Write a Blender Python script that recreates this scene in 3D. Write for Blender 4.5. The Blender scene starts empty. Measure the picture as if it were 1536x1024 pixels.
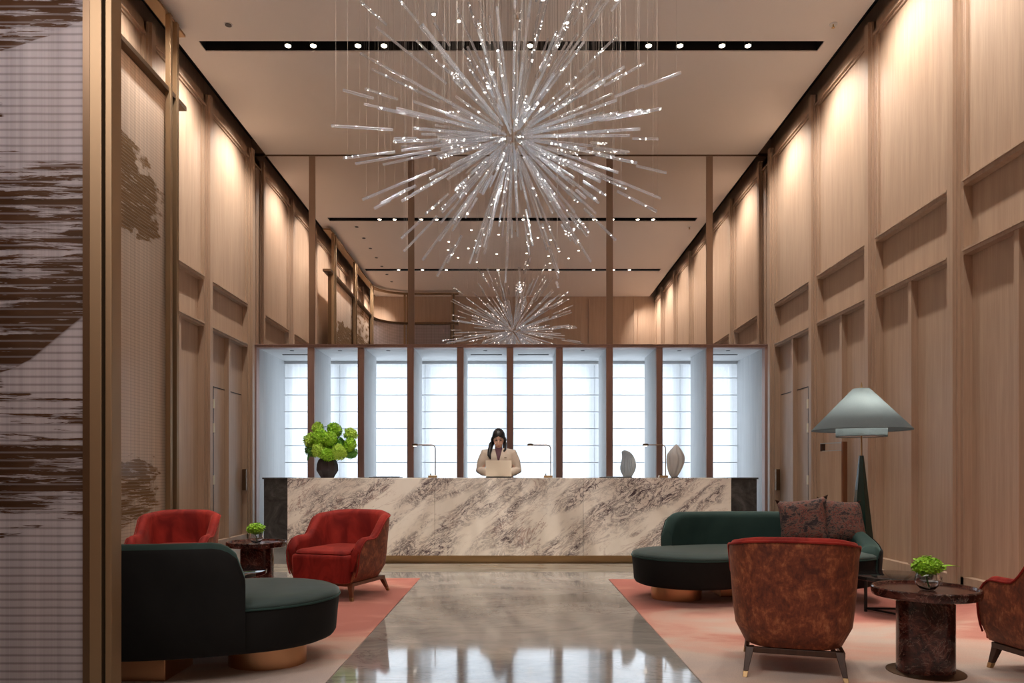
import bpy, math, random
from mathutils import Vector, Matrix, noise
PI = math.pi
random.seed(7)
SC = bpy.context.scene
COL = SC.collection
F = 1121.0; U0 = 771.0; V0 = 711.0; H = 1.05
def P(u, v, Y):
    return Vector(((u-U0)*Y/F, Y, H+(V0-v)*Y/F))
def lerp(a, b, t): return a+(b-a)*t
def sstep(a, b, x):
    t = max(0, min(1, (x-a)/(b-a))); return t*t*(3-2*t)

# ------------------------------------------------------------------ materials
def newmat(name):
    m = bpy.data.materials.new(name); m.use_nodes = True
    nt = m.node_tree; b = nt.nodes['Principled BSDF']
    return m, nt, b
def N(nt, t, **kw):
    n = nt.nodes.new(t)
    for k, v in kw.items():
        if hasattr(n, k): setattr(n, k, v)
        else: n.inputs[k.replace('_', ' ')].default_value = v
    return n
def L(nt, a, b): nt.links.new(a, b)
def c4(c): return (c[0], c[1], c[2], 1)
def simple(name, col, rough=.5, metal=0, sheen=0, sheentint=None, spec=None, coat=0):
    m, nt, b = newmat(name)
    b.inputs['Base Color'].default_value = c4(col)
    b.inputs['Roughness'].default_value = rough
    b.inputs['Metallic'].default_value = metal
    if sheen:
        b.inputs['Sheen Weight'].default_value = sheen
        b.inputs['Sheen Roughness'].default_value = .35
        if sheentint: b.inputs['Sheen Tint'].default_value = c4(sheentint)
    if spec is not None: b.inputs['Specular IOR Level'].default_value = spec
    if coat: b.inputs['Coat Weight'].default_value = coat
    return m
def coords(nt, scale=(1,1,1), rot=(0,0,0), src='Object', loc=(0,0,0)):
    tc = N(nt, 'ShaderNodeTexCoord'); mp = N(nt, 'ShaderNodeMapping')
    mp.inputs['Scale'].default_value = scale; mp.inputs['Rotation'].default_value = rot; mp.inputs['Location'].default_value = loc
    L(nt, tc.outputs[src], mp.inputs['Vector']); return mp.outputs[0]
def diag(nt, ang, scale, loc=(0,0,0)):
    v = coords(nt, (1,1,1), (0, ang, 0)); mp = N(nt, 'ShaderNodeMapping')
    mp.inputs['Scale'].default_value = scale; mp.inputs['Location'].default_value = loc
    L(nt, v, mp.inputs['Vector']); return mp.outputs[0]
def noisetex(nt, vec, scale=1, detail=4, rough=.55, dist=0):
    n = N(nt, 'ShaderNodeTexNoise'); n.inputs['Scale'].default_value = scale; n.inputs['Detail'].default_value = detail
    n.inputs['Roughness'].default_value = rough; n.inputs['Distortion'].default_value = dist
    L(nt, vec, n.inputs['Vector']); return n.outputs[0]
def ramp(nt, fac, stops, interp='LINEAR'):
    r = N(nt, 'ShaderNodeValToRGB'); cr = r.color_ramp; cr.interpolation = interp
    while len(cr.elements) < len(stops): cr.elements.new(.5)
    for e, (p, c) in zip(cr.elements, stops):
        e.position = p; e.color = c4(c) if isinstance(c, (tuple, list)) else (c, c, c, 1)
    L(nt, fac, r.inputs[0]); return r.outputs[0]
def mixc(nt, fac, a, b, mode='MIX'):
    m = N(nt, 'ShaderNodeMix'); m.data_type = 'RGBA'; m.blend_type = mode
    for s, x in ((0, fac), (6, a), (7, b)):
        if isinstance(x, (int, float)): m.inputs[s].default_value = x
        elif isinstance(x, (tuple, list)): m.inputs[s].default_value = c4(x)
        else: L(nt, x, m.inputs[s])
    return m.outputs[2]
def math_(nt, op, a, b=0, clamp=False):
    m = N(nt, 'ShaderNodeMath'); m.operation = op; m.use_clamp = clamp
    for i, x in enumerate((a, b)):
        if isinstance(x, (int, float)): m.inputs[i].default_value = x
        else: L(nt, x, m.inputs[i])
    return m.outputs[0]
def bump(nt, h, b, strength=.2, dist=.01):
    n = N(nt, 'ShaderNodeBump'); n.inputs['Strength'].default_value = strength; n.inputs['Distance'].default_value = dist
    L(nt, h, n.inputs['Height']); L(nt, n.outputs[0], b.inputs['Normal'])

def wood(name, c1, c2, rough=.5, vertical=True, sc=1.0):
    m, nt, b = newmat(name)
    s = (14*sc, 14*sc, .8*sc) if vertical else (.8*sc, 14*sc, 14*sc)
    v = coords(nt, s)
    a = noisetex(nt, v, 1.0, 5, .6, .4)
    v2 = coords(nt, (90*sc, 90*sc, 2.2*sc) if vertical else (2.2*sc, 90*sc, 90*sc))
    g = noisetex(nt, v2, 1, 3, .6)
    f = math_(nt, 'ADD', math_(nt, 'MULTIPLY', a, .55), math_(nt, 'MULTIPLY', g, .45))
    L(nt, ramp(nt, f, [(.32, c2), (.66, c1)]), b.inputs['Base Color'])
    b.inputs['Roughness'].default_value = rough
    bump(nt, g, b, .06, .004)
    return m
M = {}
M['oak'] = wood('oak_panelling', (.49, .355, .255), (.375, .255, .18), .5)
M['oak_frame'] = wood('oak_frame', (.57, .40, .27), (.46, .305, .195), .45)
M['walnut'] = wood('walnut_leg', (.22, .085, .035), (.12, .04, .018), .4)
M['darkleg'] = wood('dark_leg', (.07, .03, .018), (.03, .014, .009), .4)
M['redwood'] = wood('red_brown_post', (.44, .29, .25), (.34, .21, .18), .5)
M['brass'] = simple('brushed_brass', (.52, .36, .19), .34, 1)
M['brassdark'] = simple('dark_bronze', (.16, .105, .065), .4, 1)
M['screenbrass'] = simple('aged_brass', (.34, .235, .14), .55, 1)
M['wire'] = simple('fine_wire', (.42, .38, .35), .8, 0, spec=.1)
M['copper'] = simple('copper_plinth', (.62, .36, .20), .3, 1)
M['black'] = simple('matt_black', (.006, .006, .007), .6)
M['blackmetal'] = simple('black_metal', (.015, .015, .016), .35, .6)
M['darkstone'] = None
M['steel'] = simple('steel', (.35, .34, .33), .35, 1)

def m_ceiling():
    m, nt, b = newmat('ceiling_paint')
    v = coords(nt, (.3, .3, .3)); a = noisetex(nt, v, 1, 2)
    L(nt, ramp(nt, a, [(.3, (.80, .75, .71)), (.7, (.83, .78, .74))]), b.inputs['Base Color'])
    b.inputs['Roughness'].default_value = .8; return m
M['ceiling'] = m_ceiling()
def m_floor():
    m, nt, b = newmat('polished_marble_floor')
    v = coords(nt, (.55, .9, 1))
    a = noisetex(nt, v, 1.6, 9, .62, 1.2)
    col = ramp(nt, a, [(.30, (.15, .145, .135)), (.46, (.27, .26, .24)), (.60, (.38, .36, .33)), (.75, (.30, .29, .27))])
    v2 = coords(nt, (.8, 1.7, 1), (0, 0, .5))
    n2 = noisetex(nt, v2, 1.3, 10, .7, 2.2)
    vein = ramp(nt, n2, [(.475, 0.0), (.50, 1.0), (.525, 0.0)])
    n3 = noisetex(nt, coords(nt, (.5, .5, .5), loc=(3, 1, 0)), 1.4, 3)
    vm = math_(nt, 'MULTIPLY', vein, ramp(nt, n3, [(.46, 0.0), (.62, .75)]))
    col = mixc(nt, vm, col, (.09, .08, .07))
    n4 = noisetex(nt, coords(nt, (1, 3.5, 1), (0, 0, -.2)), 5, 8, .7, 1)
    col = mixc(nt, ramp(nt, n4, [(.45, 0.0), (.75, .35)]), col, (.46, .42, .36))
    L(nt, col, b.inputs['Base Color'])
    b.inputs['Roughness'].default_value = .055
    b.inputs['IOR'].default_value = 1.75
    r = ramp(nt, a, [(.3, .09), (.7, .04)]); L(nt, r, b.inputs['Roughness'])
    w = noisetex(nt, coords(nt, (1, 1, 1)), 1.3, 2); bump(nt, w, b, .05, .01)
    return m
M['floor'] = m_floor()
def m_calacatta():
    m, nt, b = newmat('violet_veined_marble')
    tc = coords(nt, (1, 1, 1), (0, .55, 0))
    base = ramp(nt, noisetex(nt, tc, 1.1, 5, .6, .5), [(.3, (.74, .67, .58)), (.6, (.88, .83, .75)), (.8, (.80, .74, .66))])
    # broad clusters where veining happens, running diagonally
    stretch = diag(nt, .62, (.55, 1, 1.8))
    cl = noisetex(nt, stretch, 1.5, 4, .6, .6)
    clm = ramp(nt, cl, [(.43, 0.0), (.56, 1.0)])
    v1 = noisetex(nt, diag(nt, .62, (.75, 1, 1.7)), 4.2, 12, .78, 1.6)
    ve = ramp(nt, v1, [(.455, 0.0), (.485, 1.0), (.50, 1.0), (.525, 0.0)])
    v2 = noisetex(nt, diag(nt, .55, (.8, 1, 1.5), (5, 2, 1)), 9, 10, .8, 1.0)
    ve2 = ramp(nt, v2, [(.54, 0.0), (.585, 1.0)])
    f1 = math_(nt, 'MULTIPLY', clm, math_(nt, 'MAXIMUM', ve, ve2))
    col = mixc(nt, math_(nt, 'MULTIPLY', clm, .28), base, (.45, .36, .33))
    col = mixc(nt, math_(nt, 'MULTIPLY', f1, .95), col, (.055, .03, .045))
    # thin long veins
    v3 = noisetex(nt, diag(nt, .6, (.45, 1, 1.7), (1, 7, 3)), 2.0, 9, .66, 1.1)
    ve3 = ramp(nt, v3, [(.488, 0.0), (.5, .8), (.512, 0.0)])
    gate = ramp(nt, noisetex(nt, coords(nt, loc=(8, 3, 2)), 1.2, 2), [(.45, 0.0), (.6, 1.0)])
    col = mixc(nt, math_(nt, 'MULTIPLY', ve3, gate), col, (.30, .17, .14))
    L(nt, col, b.inputs['Base Color']); b.inputs['Roughness'].default_value = .22
    return m
M['calacatta'] = m_calacatta()
def m_darkstone():
    m, nt, b = newmat('dark_grey_marble')
    n1 = noisetex(nt, coords(nt), 2.5, 9, .7, 1.3)
    col = ramp(nt, n1, [(.35, (.035, .035, .037)), (.55, (.085, .083, .082)), (.68, (.15, .145, .14))])
    L(nt, col, b.inputs['Base Color']); b.inputs['Roughness'].default_value = .25; return m
M['darkstone'] = m_darkstone()
def m_redmarble():
    m, nt, b = newmat('dark_red_marble')
    n1 = noisetex(nt, coords(nt), 7, 10, .72, 1.6)
    col = ramp(nt, n1, [(.36, (.014, .005, .004)), (.50, (.05, .014, .011)), (.57, (.13, .042, .03)), (.61, (.03, .010, .008)), (.75, (.08, .025, .02))])
    n2 = noisetex(nt, coords(nt, loc=(4, 4, 4)), 5, 8, .65, 2)
    v = ramp(nt, n2, [(.49, 0.0), (.5, .45), (.51, 0.0)])
    col = mixc(nt, v, col, (.42, .28, .22))
    L(nt, col, b.inputs['Base Color']); b.inputs['Roughness'].default_value = .14; return m
M['redmarble'] = m_redmarble()
def m_velvet(name, c, ctop, tint, patch=.5, sheen=1.0, sc=6):
    m, nt, b = newmat(name)
    n1 = noisetex(nt, coords(nt, (1, 1, .6)), sc, 4, .6, .8)
    L(nt, ramp(nt, n1, [(.35, c), (.68, ctop)]), b.inputs['Base Color'])
    b.inputs['Roughness'].default_value = .75; b.inputs['Sheen Weight'].default_value = sheen
    b.inputs['Sheen Roughness'].default_value = .3; b.inputs['Sheen Tint'].default_value = c4(tint)
    b.inputs['Specular IOR Level'].default_value = .2
    bump(nt, n1, b, .25, .01)
    return m
M['redvelvet'] = m_velvet('red_velvet', (.17, .010, .008), (.36, .030, .020), (1, .32, .24), sheen=.55)
M['greenvelvet'] = m_velvet('bottle_green_velvet', (.016, .040, .036), (.026, .058, .052), (.55, .85, .78), sheen=.45, sc=2)
def m_rust():
    m, nt, b = newmat('rust_mottled_velvet')
    n1 = noisetex(nt, coords(nt), 13, 9, .74, .5)
    n2 = noisetex(nt, coords(nt, (1, 1, .5)), 60, 3, .6)
    f = math_(nt, 'ADD', math_(nt, 'MULTIPLY', n1, .72), math_(nt, 'MULTIPLY', n2, .28))
    col = ramp(nt, f, [(.38, (.075, .014, .006)), (.51, (.18, .038, .013)), (.59, (.32, .095, .035)), (.70, (.50, .22, .10))])
    L(nt, col, b.inputs['Base Color']); b.inputs['Roughness'].default_value = .65
    b.inputs['Sheen Weight'].default_value = .15; b.inputs['Sheen Tint'].default_value = (1, .5, .3, 1)
    bump(nt, n2, b, .2, .004); return m
M['rust'] = m_rust()
M['tealvelvet'] = m_velvet('teal_grey_velvet', (.034, .058, .056), (.052, .080, .077), (.75, .92, .9), sheen=.6, sc=2)
M['darkvelvet'] = m_velvet('near_black_velvet', (.006, .006, .006), (.010, .010, .010), (.5, .5, .5), sheen=.08, sc=2)
def m_pillow(name, seedloc):
    m, nt, b = newmat(name)
    n1 = noisetex(nt, coords(nt, (1, 1, 1), loc=seedloc), 11, 6, .7, 1)
    n2 = noisetex(nt, coords(nt, (1, 1, 2.2), loc=(7, 1, 3)), 28, 5, .7)
    f = math_(nt, 'ADD', math_(nt, 'MULTIPLY', n1, .6), math_(nt, 'MULTIPLY', n2, .4))
    col = ramp(nt, f, [(.38, (.008, .006, .008)), (.45, (.03, .018, .022)), (.50, (.15, .095, .075)), (.535, (.20, .05, .035)), (.57, (.03, .02, .025)), (.66, (.22, .15, .11))])
    L(nt, col, b.inputs['Base Color']); b.inputs['Roughness'].default_value = .85
    bump(nt, n2, b, .3, .004); return m
M['pillow1'] = m_pillow('floral_tapestry', (0, 0, 0)); M['pillow2'] = m_pillow('floral_tapestry_darker', (5, 3, 1))
def m_rug(name, loc, y0, y1):
    m, nt, b = newmat(name)
    n1 = noisetex(nt, coords(nt, (.8, 1.5, 1), loc=loc), .9, 5, .55, .9)
    tc = N(nt, 'ShaderNodeTexCoord'); sp = N(nt, 'ShaderNodeSeparateXYZ'); L(nt, tc.outputs['Object'], sp.inputs[0])
    g = N(nt, 'ShaderNodeMapRange'); g.inputs[1].default_value = y0; g.inputs[2].default_value = y1; g.inputs[3].default_value = .34; g.inputs[4].default_value = -.14
    L(nt, sp.outputs['Y'], g.inputs[0])
    f = math_(nt, 'ADD', n1, g.outputs[0])
    col = ramp(nt, f, [(.36, (.50, .145, .105)), (.48, (.66, .27, .20)), (.56, (.74, .42, .32)), (.68, (.70, .56, .47)), (.85, (.55, .47, .44))])
    n2 = noisetex(nt, coords(nt, (1, 1, 1)), 160, 2)
    col = mixc(nt, .25, col, ramp(nt, n2, [(.3, (.2, .2, .2)), (.7, (1, 1, 1))]), 'MULTIPLY')
    L(nt, col, b.inputs['Base Color']); b.inputs['Roughness'].default_value = .95
    b.inputs['Sheen Weight'].default_value = .3
    bump(nt, n2, b, .3, .004); return m
def m_mirror():
    m, nt, b = newmat('bronze_tinted_mirror')
    for n in list(nt.nodes): nt.nodes.remove(n)
    g = N(nt, 'ShaderNodeBsdfGlossy'); g.inputs['Color'].default_value = (.84, .80, .78, 1); g.inputs['Roughness'].default_value = .0
    o = N(nt, 'ShaderNodeOutputMaterial'); L(nt, g.outputs[0], o.inputs[0]); return m
M['mirror'] = m_mirror()
def m_rod():
    m, nt, b = newmat('seeded_glass')
    for n in list(nt.nodes): nt.nodes.remove(n)
    gl = N(nt, 'ShaderNodeBsdfGlass'); gl.inputs['Roughness'].default_value = .02; gl.inputs['IOR'].default_value = 1.5
    gl.inputs['Color'].default_value = (.97, .98, 1, 1)
    gs = N(nt, 'ShaderNodeBsdfGlossy'); gs.inputs['Roughness'].default_value = .12; gs.inputs['Color'].default_value = (.76, .87, 1, 1)
    tl = N(nt, 'ShaderNodeBsdfTranslucent'); tl.inputs['Color'].default_value = (.92, .95, 1, 1)
    tr = N(nt, 'ShaderNodeBsdfTransparent'); tr.inputs['Color'].default_value = (.96, .97, .98, 1)
    ms0 = N(nt, 'ShaderNodeMixShader'); ms0.inputs[0].default_value = .6; L(nt, gl.outputs[0], ms0.inputs[1]); L(nt, tr.outputs[0], ms0.inputs[2])
    ms = N(nt, 'ShaderNodeMixShader'); ms.inputs[0].default_value = .20
    L(nt, ms0.outputs[0], ms.inputs[1])
    ms2 = N(nt, 'ShaderNodeMixShader'); ms2.inputs[0].default_value = .25
    L(nt, gs.outputs[0], ms2.inputs[1]); L(nt, tl.outputs[0], ms2.inputs[2]); L(nt, ms2.outputs[0], ms.inputs[2])
    nz = noisetex(nt, coords(nt), 45, 2); bp = N(nt, 'ShaderNodeBump'); bp.inputs['Strength'].default_value = .2; bp.inputs['Distance'].default_value = .003
    L(nt, nz, bp.inputs['Height'])
    for s in (gl, gs): L(nt, bp.outputs[0], s.inputs['Normal'])
    o = N(nt, 'ShaderNodeOutputMaterial'); L(nt, ms.outputs[0], o.inputs[0]); return m
M['rod'] = m_rod()
def m_glass():
    m, nt, b = newmat('clear_glass')
    b.inputs['Transmission Weight'].default_value = 1; b.inputs['Roughness'].default_value = .02; b.inputs['IOR'].default_value = 1.4
    b.inputs['Base Color'].default_value = (.93, .96, .97, 1); return m
M['glass'] = m_glass()
def emit(name, col, s):
    m, nt, b = newmat(name)
    for n in list(nt.nodes): nt.nodes.remove(n)
    e = N(nt, 'ShaderNodeEmission'); e.inputs[0].default_value = c4(col); e.inputs[1].default_value = s
    o = N(nt, 'ShaderNodeOutputMaterial'); L(nt, e.outputs[0], o.inputs[0]); return m
M['lens'] = emit('lit_lens', (1, .86, .70), 14)
M['bead'] = emit('sparkle_bead', (1, .93, .84), 16)  # glowing dots that imitate sparkle in the glass, not lamps
M['bulb'] = emit('warm_bulb', (1, .85, .68), 8)
def m_blind():
    m, nt, b = newmat('sheer_white_blind')
    for n in list(nt.nodes): nt.nodes.remove(n)
    tr = N(nt, 'ShaderNodeBsdfTransparent'); tr.inputs['Color'].default_value = (.97, .98, 1, 1)
    tl = N(nt, 'ShaderNodeBsdfTranslucent'); tl.inputs['Color'].default_value = (.86, .88, .90, 1)
    df = N(nt, 'ShaderNodeBsdfDiffuse'); df.inputs['Color'].default_value = (.8, .8, .8, 1)
    a = N(nt, 'ShaderNodeMixShader'); a.inputs[0].default_value = .4; L(nt, tl.outputs[0], a.inputs[1]); L(nt, df.outputs[0], a.inputs[2])
    w = noisetex(nt, coords(nt, (22, 1, .4)), 1, 3)
    c = N(nt, 'ShaderNodeMixShader'); L(nt, ramp(nt, w, [(.3, .46), (.7, .58)]), c.inputs[0])
    L(nt, tr.outputs[0], c.inputs[1]); L(nt, a.outputs[0], c.inputs[2])
    o = N(nt, 'ShaderNodeOutputMaterial'); L(nt, c.outputs[0], o.inputs[0]); return m
M['blind'] = m_blind()
def m_shade():
    m, nt, b = newmat('blue_grey_linen_shade')
    for n in list(nt.nodes): nt.nodes.remove(n)
    tl = N(nt, 'ShaderNodeBsdfTranslucent'); tl.inputs['Color'].default_value = (.50, .56, .58, 1)
    df = N(nt, 'ShaderNodeBsdfDiffuse')
    w = noisetex(nt, coords(nt, (1, 1, 1)), 220, 2)
    L(nt, ramp(nt, w, [(.3, (.12, .145, .155)), (.7, (.17, .20, .21))]), df.inputs['Color'])
    a = N(nt, 'ShaderNodeMixShader'); a.inputs[0].default_value = .62; L(nt, tl.outputs[0], a.inputs[1]); L(nt, df.outputs[0], a.inputs[2])
    o = N(nt, 'ShaderNodeOutputMaterial'); L(nt, a.outputs[0], o.inputs[0]); return m
M['shade'] = m_shade()
M['wallpaper'] = wood('pale_grey_wallcovering', (.62, .63, .64), (.50, .515, .53), .7)
M['soffit'] = simple('soffit_white', (.66, .67, .68), .7)
M['hyd'] = None
def m_leafy(name, a, b2):
    m, nt, b = newmat(name)
    n1 = noisetex(nt, coords(nt), 14, 4, .6)
    L(nt, ramp(nt, n1, [(.35, a), (.65, b2)]), b.inputs['Base Color']); b.inputs['Roughness'].default_value = .6
    b.inputs['Subsurface Weight'].default_value = .0
    return m
M['bloom'] = m_leafy('green_hydrangea', (.15, .42, .012), (.48, .80, .05))
M['bloom2'] = m_leafy('yellow_green_hydrangea', (.26, .50, .03), (.60, .82, .12))
M['bloom3'] = m_leafy('dark_green_hydrangea', (.06, .26, .04), (.22, .52, .07))
M['leaf'] = m_leafy('leaf_green', (.02, .09, .015), (.06, .20, .03))
M['vaseblack'] = simple('dark_plum_ceramic', (.030, .022, .026), .38)
M['greenlacquer'] = simple('green_lacquer', (.004, .035, .028), .18, coat=.5)
M['sculpt'] = simple('grey_stoneware', (.25, .29, .33), .6)
M['sculpt2'] = simple('pale_stoneware', (.40, .39, .385), .6)
M['skin'] = simple('skin', (.72, .46, .36), .5)
M['hair'] = simple('black_hair', (.010, .009, .011), .35)
M['jacket'] = simple('beige_jacket', (.66, .57, .48), .8, sheen=.3)
M['blouse'] = simple('plum_blouse', (.12, .05, .07), .7)
M['trouser'] = simple('dark_trousers', (.03, .03, .035), .8)
M['shoe'] = simple('black_shoe', (.01, .01, .01), .3)
M['lip'] = simple('lips', (.45, .12, .10), .45)
M['laptop'] = simple('champagne_laptop', (.86, .77, .64), .45, 0)
M['plastic'] = simple('black_plastic', (.02, .02, .022), .4)
M['white'] = simple('white_plastic', (.7, .7, .7), .4)
M['grille'] = simple('grey_grille', (.16, .17, .18), .6)
M['mullion'] = simple('grey_window_frame', (.42, .45, .48), .5)
M['glossblack'] = simple('black_glass', (.012, .010, .010), .04, spec=.8)
M['bronzestrip'] = simple('bronze_strip', (.30, .22, .17), .30, .8)

def m_screen(name, axis, u0, u1, z0, z1, xr_pts, den_pts, tint, brown, trans, linek=.45):
    """woven mesh between glass, with brush-stroke painting. u along axis, v up."""
    m, nt, b = newmat(name)
    for n in list(nt.nodes): nt.nodes.remove(n)
    tc = N(nt, 'ShaderNodeTexCoord'); sp = N(nt, 'ShaderNodeSeparateXYZ'); L(nt, tc.outputs['Object'], sp.inputs[0])
    ua = sp.outputs['X' if axis == 'X' else 'Y']
    def mr(x, a, b2):
        g = N(nt, 'ShaderNodeMapRange'); g.inputs[1].default_value = a; g.inputs[2].default_value = b2; L(nt, x, g.inputs[0]); return g.outputs[0]
    u = mr(ua, u0, u1); v = mr(sp.outputs['Z'], z1, z0)
    streak = noisetex(nt, coords(nt, (3.0, 3.0, 42)), 1, 5, .7, .3)
    tilt = noisetex(nt, coords(nt, (2.2, 2.2, 5)), 1.4, 3)
    xr = ramp(nt, math_(nt, 'ADD', v, math_(nt, 'MULTIPLY', math_(nt, 'SUBTRACT', tilt, .5), .05)), xr_pts)
    den = ramp(nt, v, den_pts)
    edge = math_(nt, 'SUBTRACT', math_(nt, 'ADD', xr, math_(nt, 'MULTIPLY', math_(nt, 'SUBTRACT', tilt, .5), .5)), u)
    inside = ramp(nt, math_(nt, 'ADD', edge, .5), [(.49, 0.0), (.53, 1.0)])
    st = math_(nt, 'ADD', streak, math_(nt, 'SUBTRACT', den, .5))
    msk = math_(nt, 'MULTIPLY', inside, ramp(nt, st, [(.49, 0.0), (.53, 1.0)]))
    zlim = math_(nt, 'LESS_THAN', sp.outputs['Z'], z1+(.12 if axis == 'X' else 9)); msk = math_(nt, 'MULTIPLY', msk, zlim)
    # weave: fine horizontal and soft vertical lines
    wv = N(nt, 'ShaderNodeTexWave'); wv.bands_direction = 'Z'; wv.inputs['Scale'].default_value = 9.5; wv.inputs['Distortion'].default_value = .25
    L(nt, coords(nt), wv.inputs[0])
    vs = noisetex(nt, coords(nt, (34, 34, .05)), 1, 3, .7)
    base = mixc(nt, ramp(nt, vs, [(.35, 0.0), (.7, 1.0)]), tint, tuple(x*.72 for x in tint))
    base = mixc(nt, ramp(nt, wv.outputs[1], [(.0, linek), (.35, 0.0)]), base, tuple(x*.42 for x in brown))
    vary = noisetex(nt, coords(nt, (2, 2, 20)), 2, 3)
    bcol = mixc(nt, vary, brown, tuple(x*.35 for x in brown))
    bcol = mixc(nt, ramp(nt, wv.outputs[1], [(.80, 0.0), (.97, .45)]), bcol, tuple(x*.6 for x in tint))
    col = mixc(nt, msk, base, bcol)
    d = N(nt, 'ShaderNodeBsdfDiffuse'); t = N(nt, 'ShaderNodeBsdfTranslucent'); tr = N(nt, 'ShaderNodeBsdfTransparent')
    L(nt, col, d.inputs[0]); L(nt, col, t.inputs[0])
    a = N(nt, 'ShaderNodeMixShader'); a.inputs[0].default_value = .55; L(nt, d.outputs[0], a.inputs[1]); L(nt, t.outputs[0], a.inputs[2])
    g = N(nt, 'ShaderNodeBsdfGlossy'); g.inputs['Roughness'].default_value = .12
    a2 = N(nt, 'ShaderNodeMixShader'); a2.inputs[0].default_value = .04; L(nt, a.outputs[0], a2.inputs[1]); L(nt, g.outputs[0], a2.inputs[2])
    c = N(nt, 'ShaderNodeMixShader')
    tf = math_(nt, 'MULTIPLY', math_(nt, 'SUBTRACT', 1, msk), trans); L(nt, tf, c.inputs[0])
    L(nt, a2.outputs[0], c.inputs[1]); L(nt, tr.outputs[0], c.inputs[2])
    o = N(nt, 'ShaderNodeOutputMaterial'); L(nt, c.outputs[0], o.inputs[0]); return m

# ------------------------------------------------------------------ mesh builder
class MB:
    def __init__(s): s.v = []; s.f = []
    def add(s, vs, fs):
        o = len(s.v); s.v += [tuple(x) for x in vs]; s.f += [tuple(i+o for i in f) for f in fs]; return s
    def box(s, x0, x1, y0, y1, z0, z1):
        x0, x1 = sorted((x0, x1)); y0, y1 = sorted((y0, y1)); z0, z1 = sorted((z0, z1))
        return s.add([(x0,y0,z0),(x1,y0,z0),(x1,y1,z0),(x0,y1,z0),(x0,y0,z1),(x1,y0,z1),(x1,y1,z1),(x0,y1,z1)],
                     [(0,3,2,1),(4,5,6,7),(0,1,5,4),(1,2,6,5),(2,3,7,6),(3,0,4,7)])
    def loft(s, rings, cap0=True, cap1=True, closed=True):
        n = len(rings[0]); vs = [p for r in rings for p in r]; fs = []
        for i in range(len(rings)-1):
            for j in range(n if closed else n-1):
                k = (j+1) % n
                fs.append((i*n+j, i*n+k, (i+1)*n+k, (i+1)*n+j))
        if cap0: fs.append(tuple(reversed(range(n))))
        if cap1: fs.append(tuple((len(rings)-1)*n+j for j in range(n)))
        return s.add(vs, fs)
    def lathe(s, prof, n=32, c=(0,0,0), cap0=True, cap1=True):
        return s.loft([[(c[0]+r*math.cos(2*PI*j/n), c[1]+r*math.sin(2*PI*j/n), c[2]+z) for j in range(n)] for r, z in prof], cap0, cap1)
    def tube(s, pts, r, n=8, cap=True):
        pts = [Vector(p) for p in pts]; rings = []
        rs = r if isinstance(r, (list, tuple)) else [r]*len(pts)
        t = (pts[1]-pts[0]).normalized(); up = Vector((0,0,1)) if abs(t.z) < .9 else Vector((1,0,0))
        a = t.cross(up).normalized()
        for i, p in enumerate(pts):
            if i == 0: t = pts[1]-pts[0]
            elif i == len(pts)-1: t = pts[-1]-pts[-2]
            else: t = (pts[i+1]-pts[i]).normalized()+(pts[i]-pts[i-1]).normalized()
            t = t.normalized(); a = (a-t*a.dot(t)).normalized(); b = t.cross(a)
            rings.append([tuple(p+(a*math.cos(2*PI*j/n)+b*math.sin(2*PI*j/n))*rs[i]) for j in range(n)])
        return s.loft(rings, cap, cap)
    def bar(s, p0, p1, w, h):
        p0 = Vector(p0); p1 = Vector(p1); t = (p1-p0).normalized()
        up = Vector((0,0,1)) if abs(t.z) < .9 else Vector((0,1,0))
        a = t.cross(up).normalized()*w/2; b = a.cross(t).normalized()*h/2
        return s.loft([[p+a+b, p-a+b, p-a-b, p+a-b] for p in (p0, p1)])
    def prism(s, poly, z0, z1):
        return s.loft([[(x, y, z) for x, y in poly] for z in (z0, z1)])
    def ellipsoid(s, c, r, n=16, m=10, rot=None):
        rings = []
        for i in range(m+1):
            th = PI*i/m; th = max(.02, min(PI-.02, th)); ring = []
            for j in range(n):
                ph = 2*PI*j/n
                p = Vector((r[0]*math.sin(th)*math.cos(ph), r[1]*math.sin(th)*math.sin(ph), -r[2]*math.cos(th)))
                if rot: p = rot @ p
                ring.append(tuple(p+Vector(c)))
            rings.append(ring)
        return s.loft(rings)
    def build(s, name, mat, parent=None, ang=35, bevel=0, sub=0, seg=2):
        me = bpy.data.meshes.new(name); me.from_pydata(s.v, [], s.f); me.update()
        import bmesh
        bm = bmesh.new(); bm.from_mesh(me); bmesh.ops.recalc_face_normals(bm, faces=bm.faces); bm.to_mesh(me); bm.free()
        me.materials.append(mat)
        o = bpy.data.objects.new(name, me); COL.objects.link(o)
        if ang and ang > 0:
            me.polygons.foreach_set('use_smooth', [True]*len(me.polygons))
            if not sub: me.set_sharp_from_angle(angle=math.radians(ang))
        if bevel:
            b = o.modifiers.new('bevel', 'BEVEL'); b.width = bevel; b.segments = seg; b.limit_method = 'ANGLE'; b.angle_limit = math.radians(40)
        if sub:
            q = o.modifiers.new('sub', 'SUBSURF'); q.levels = sub; q.render_levels = sub
        if parent: o.parent = parent
        return o
def tag(o, label, cat, group=None):
    o['label'] = label; o['category'] = cat
    if group: o['group'] = group
    return o
def thing(name, label, cat, loc=(0,0,0), rz=0, group=None):
    o = bpy.data.objects.new(name, None); COL.objects.link(o); o.location = loc; o.rotation_euler = (0,0,rz); o.empty_display_size = .1
    return tag(o, label, cat, group)
def struct(o): o['kind'] = 'structure'; return o
def lab(o, l): o['label'] = l; return o
def copy_tree(o, parent=None):
    c = o.copy(); COL.objects.link(c); c.parent = parent
    for ch in list(o.children):
        copy_tree(ch, c)
    return c

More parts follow.
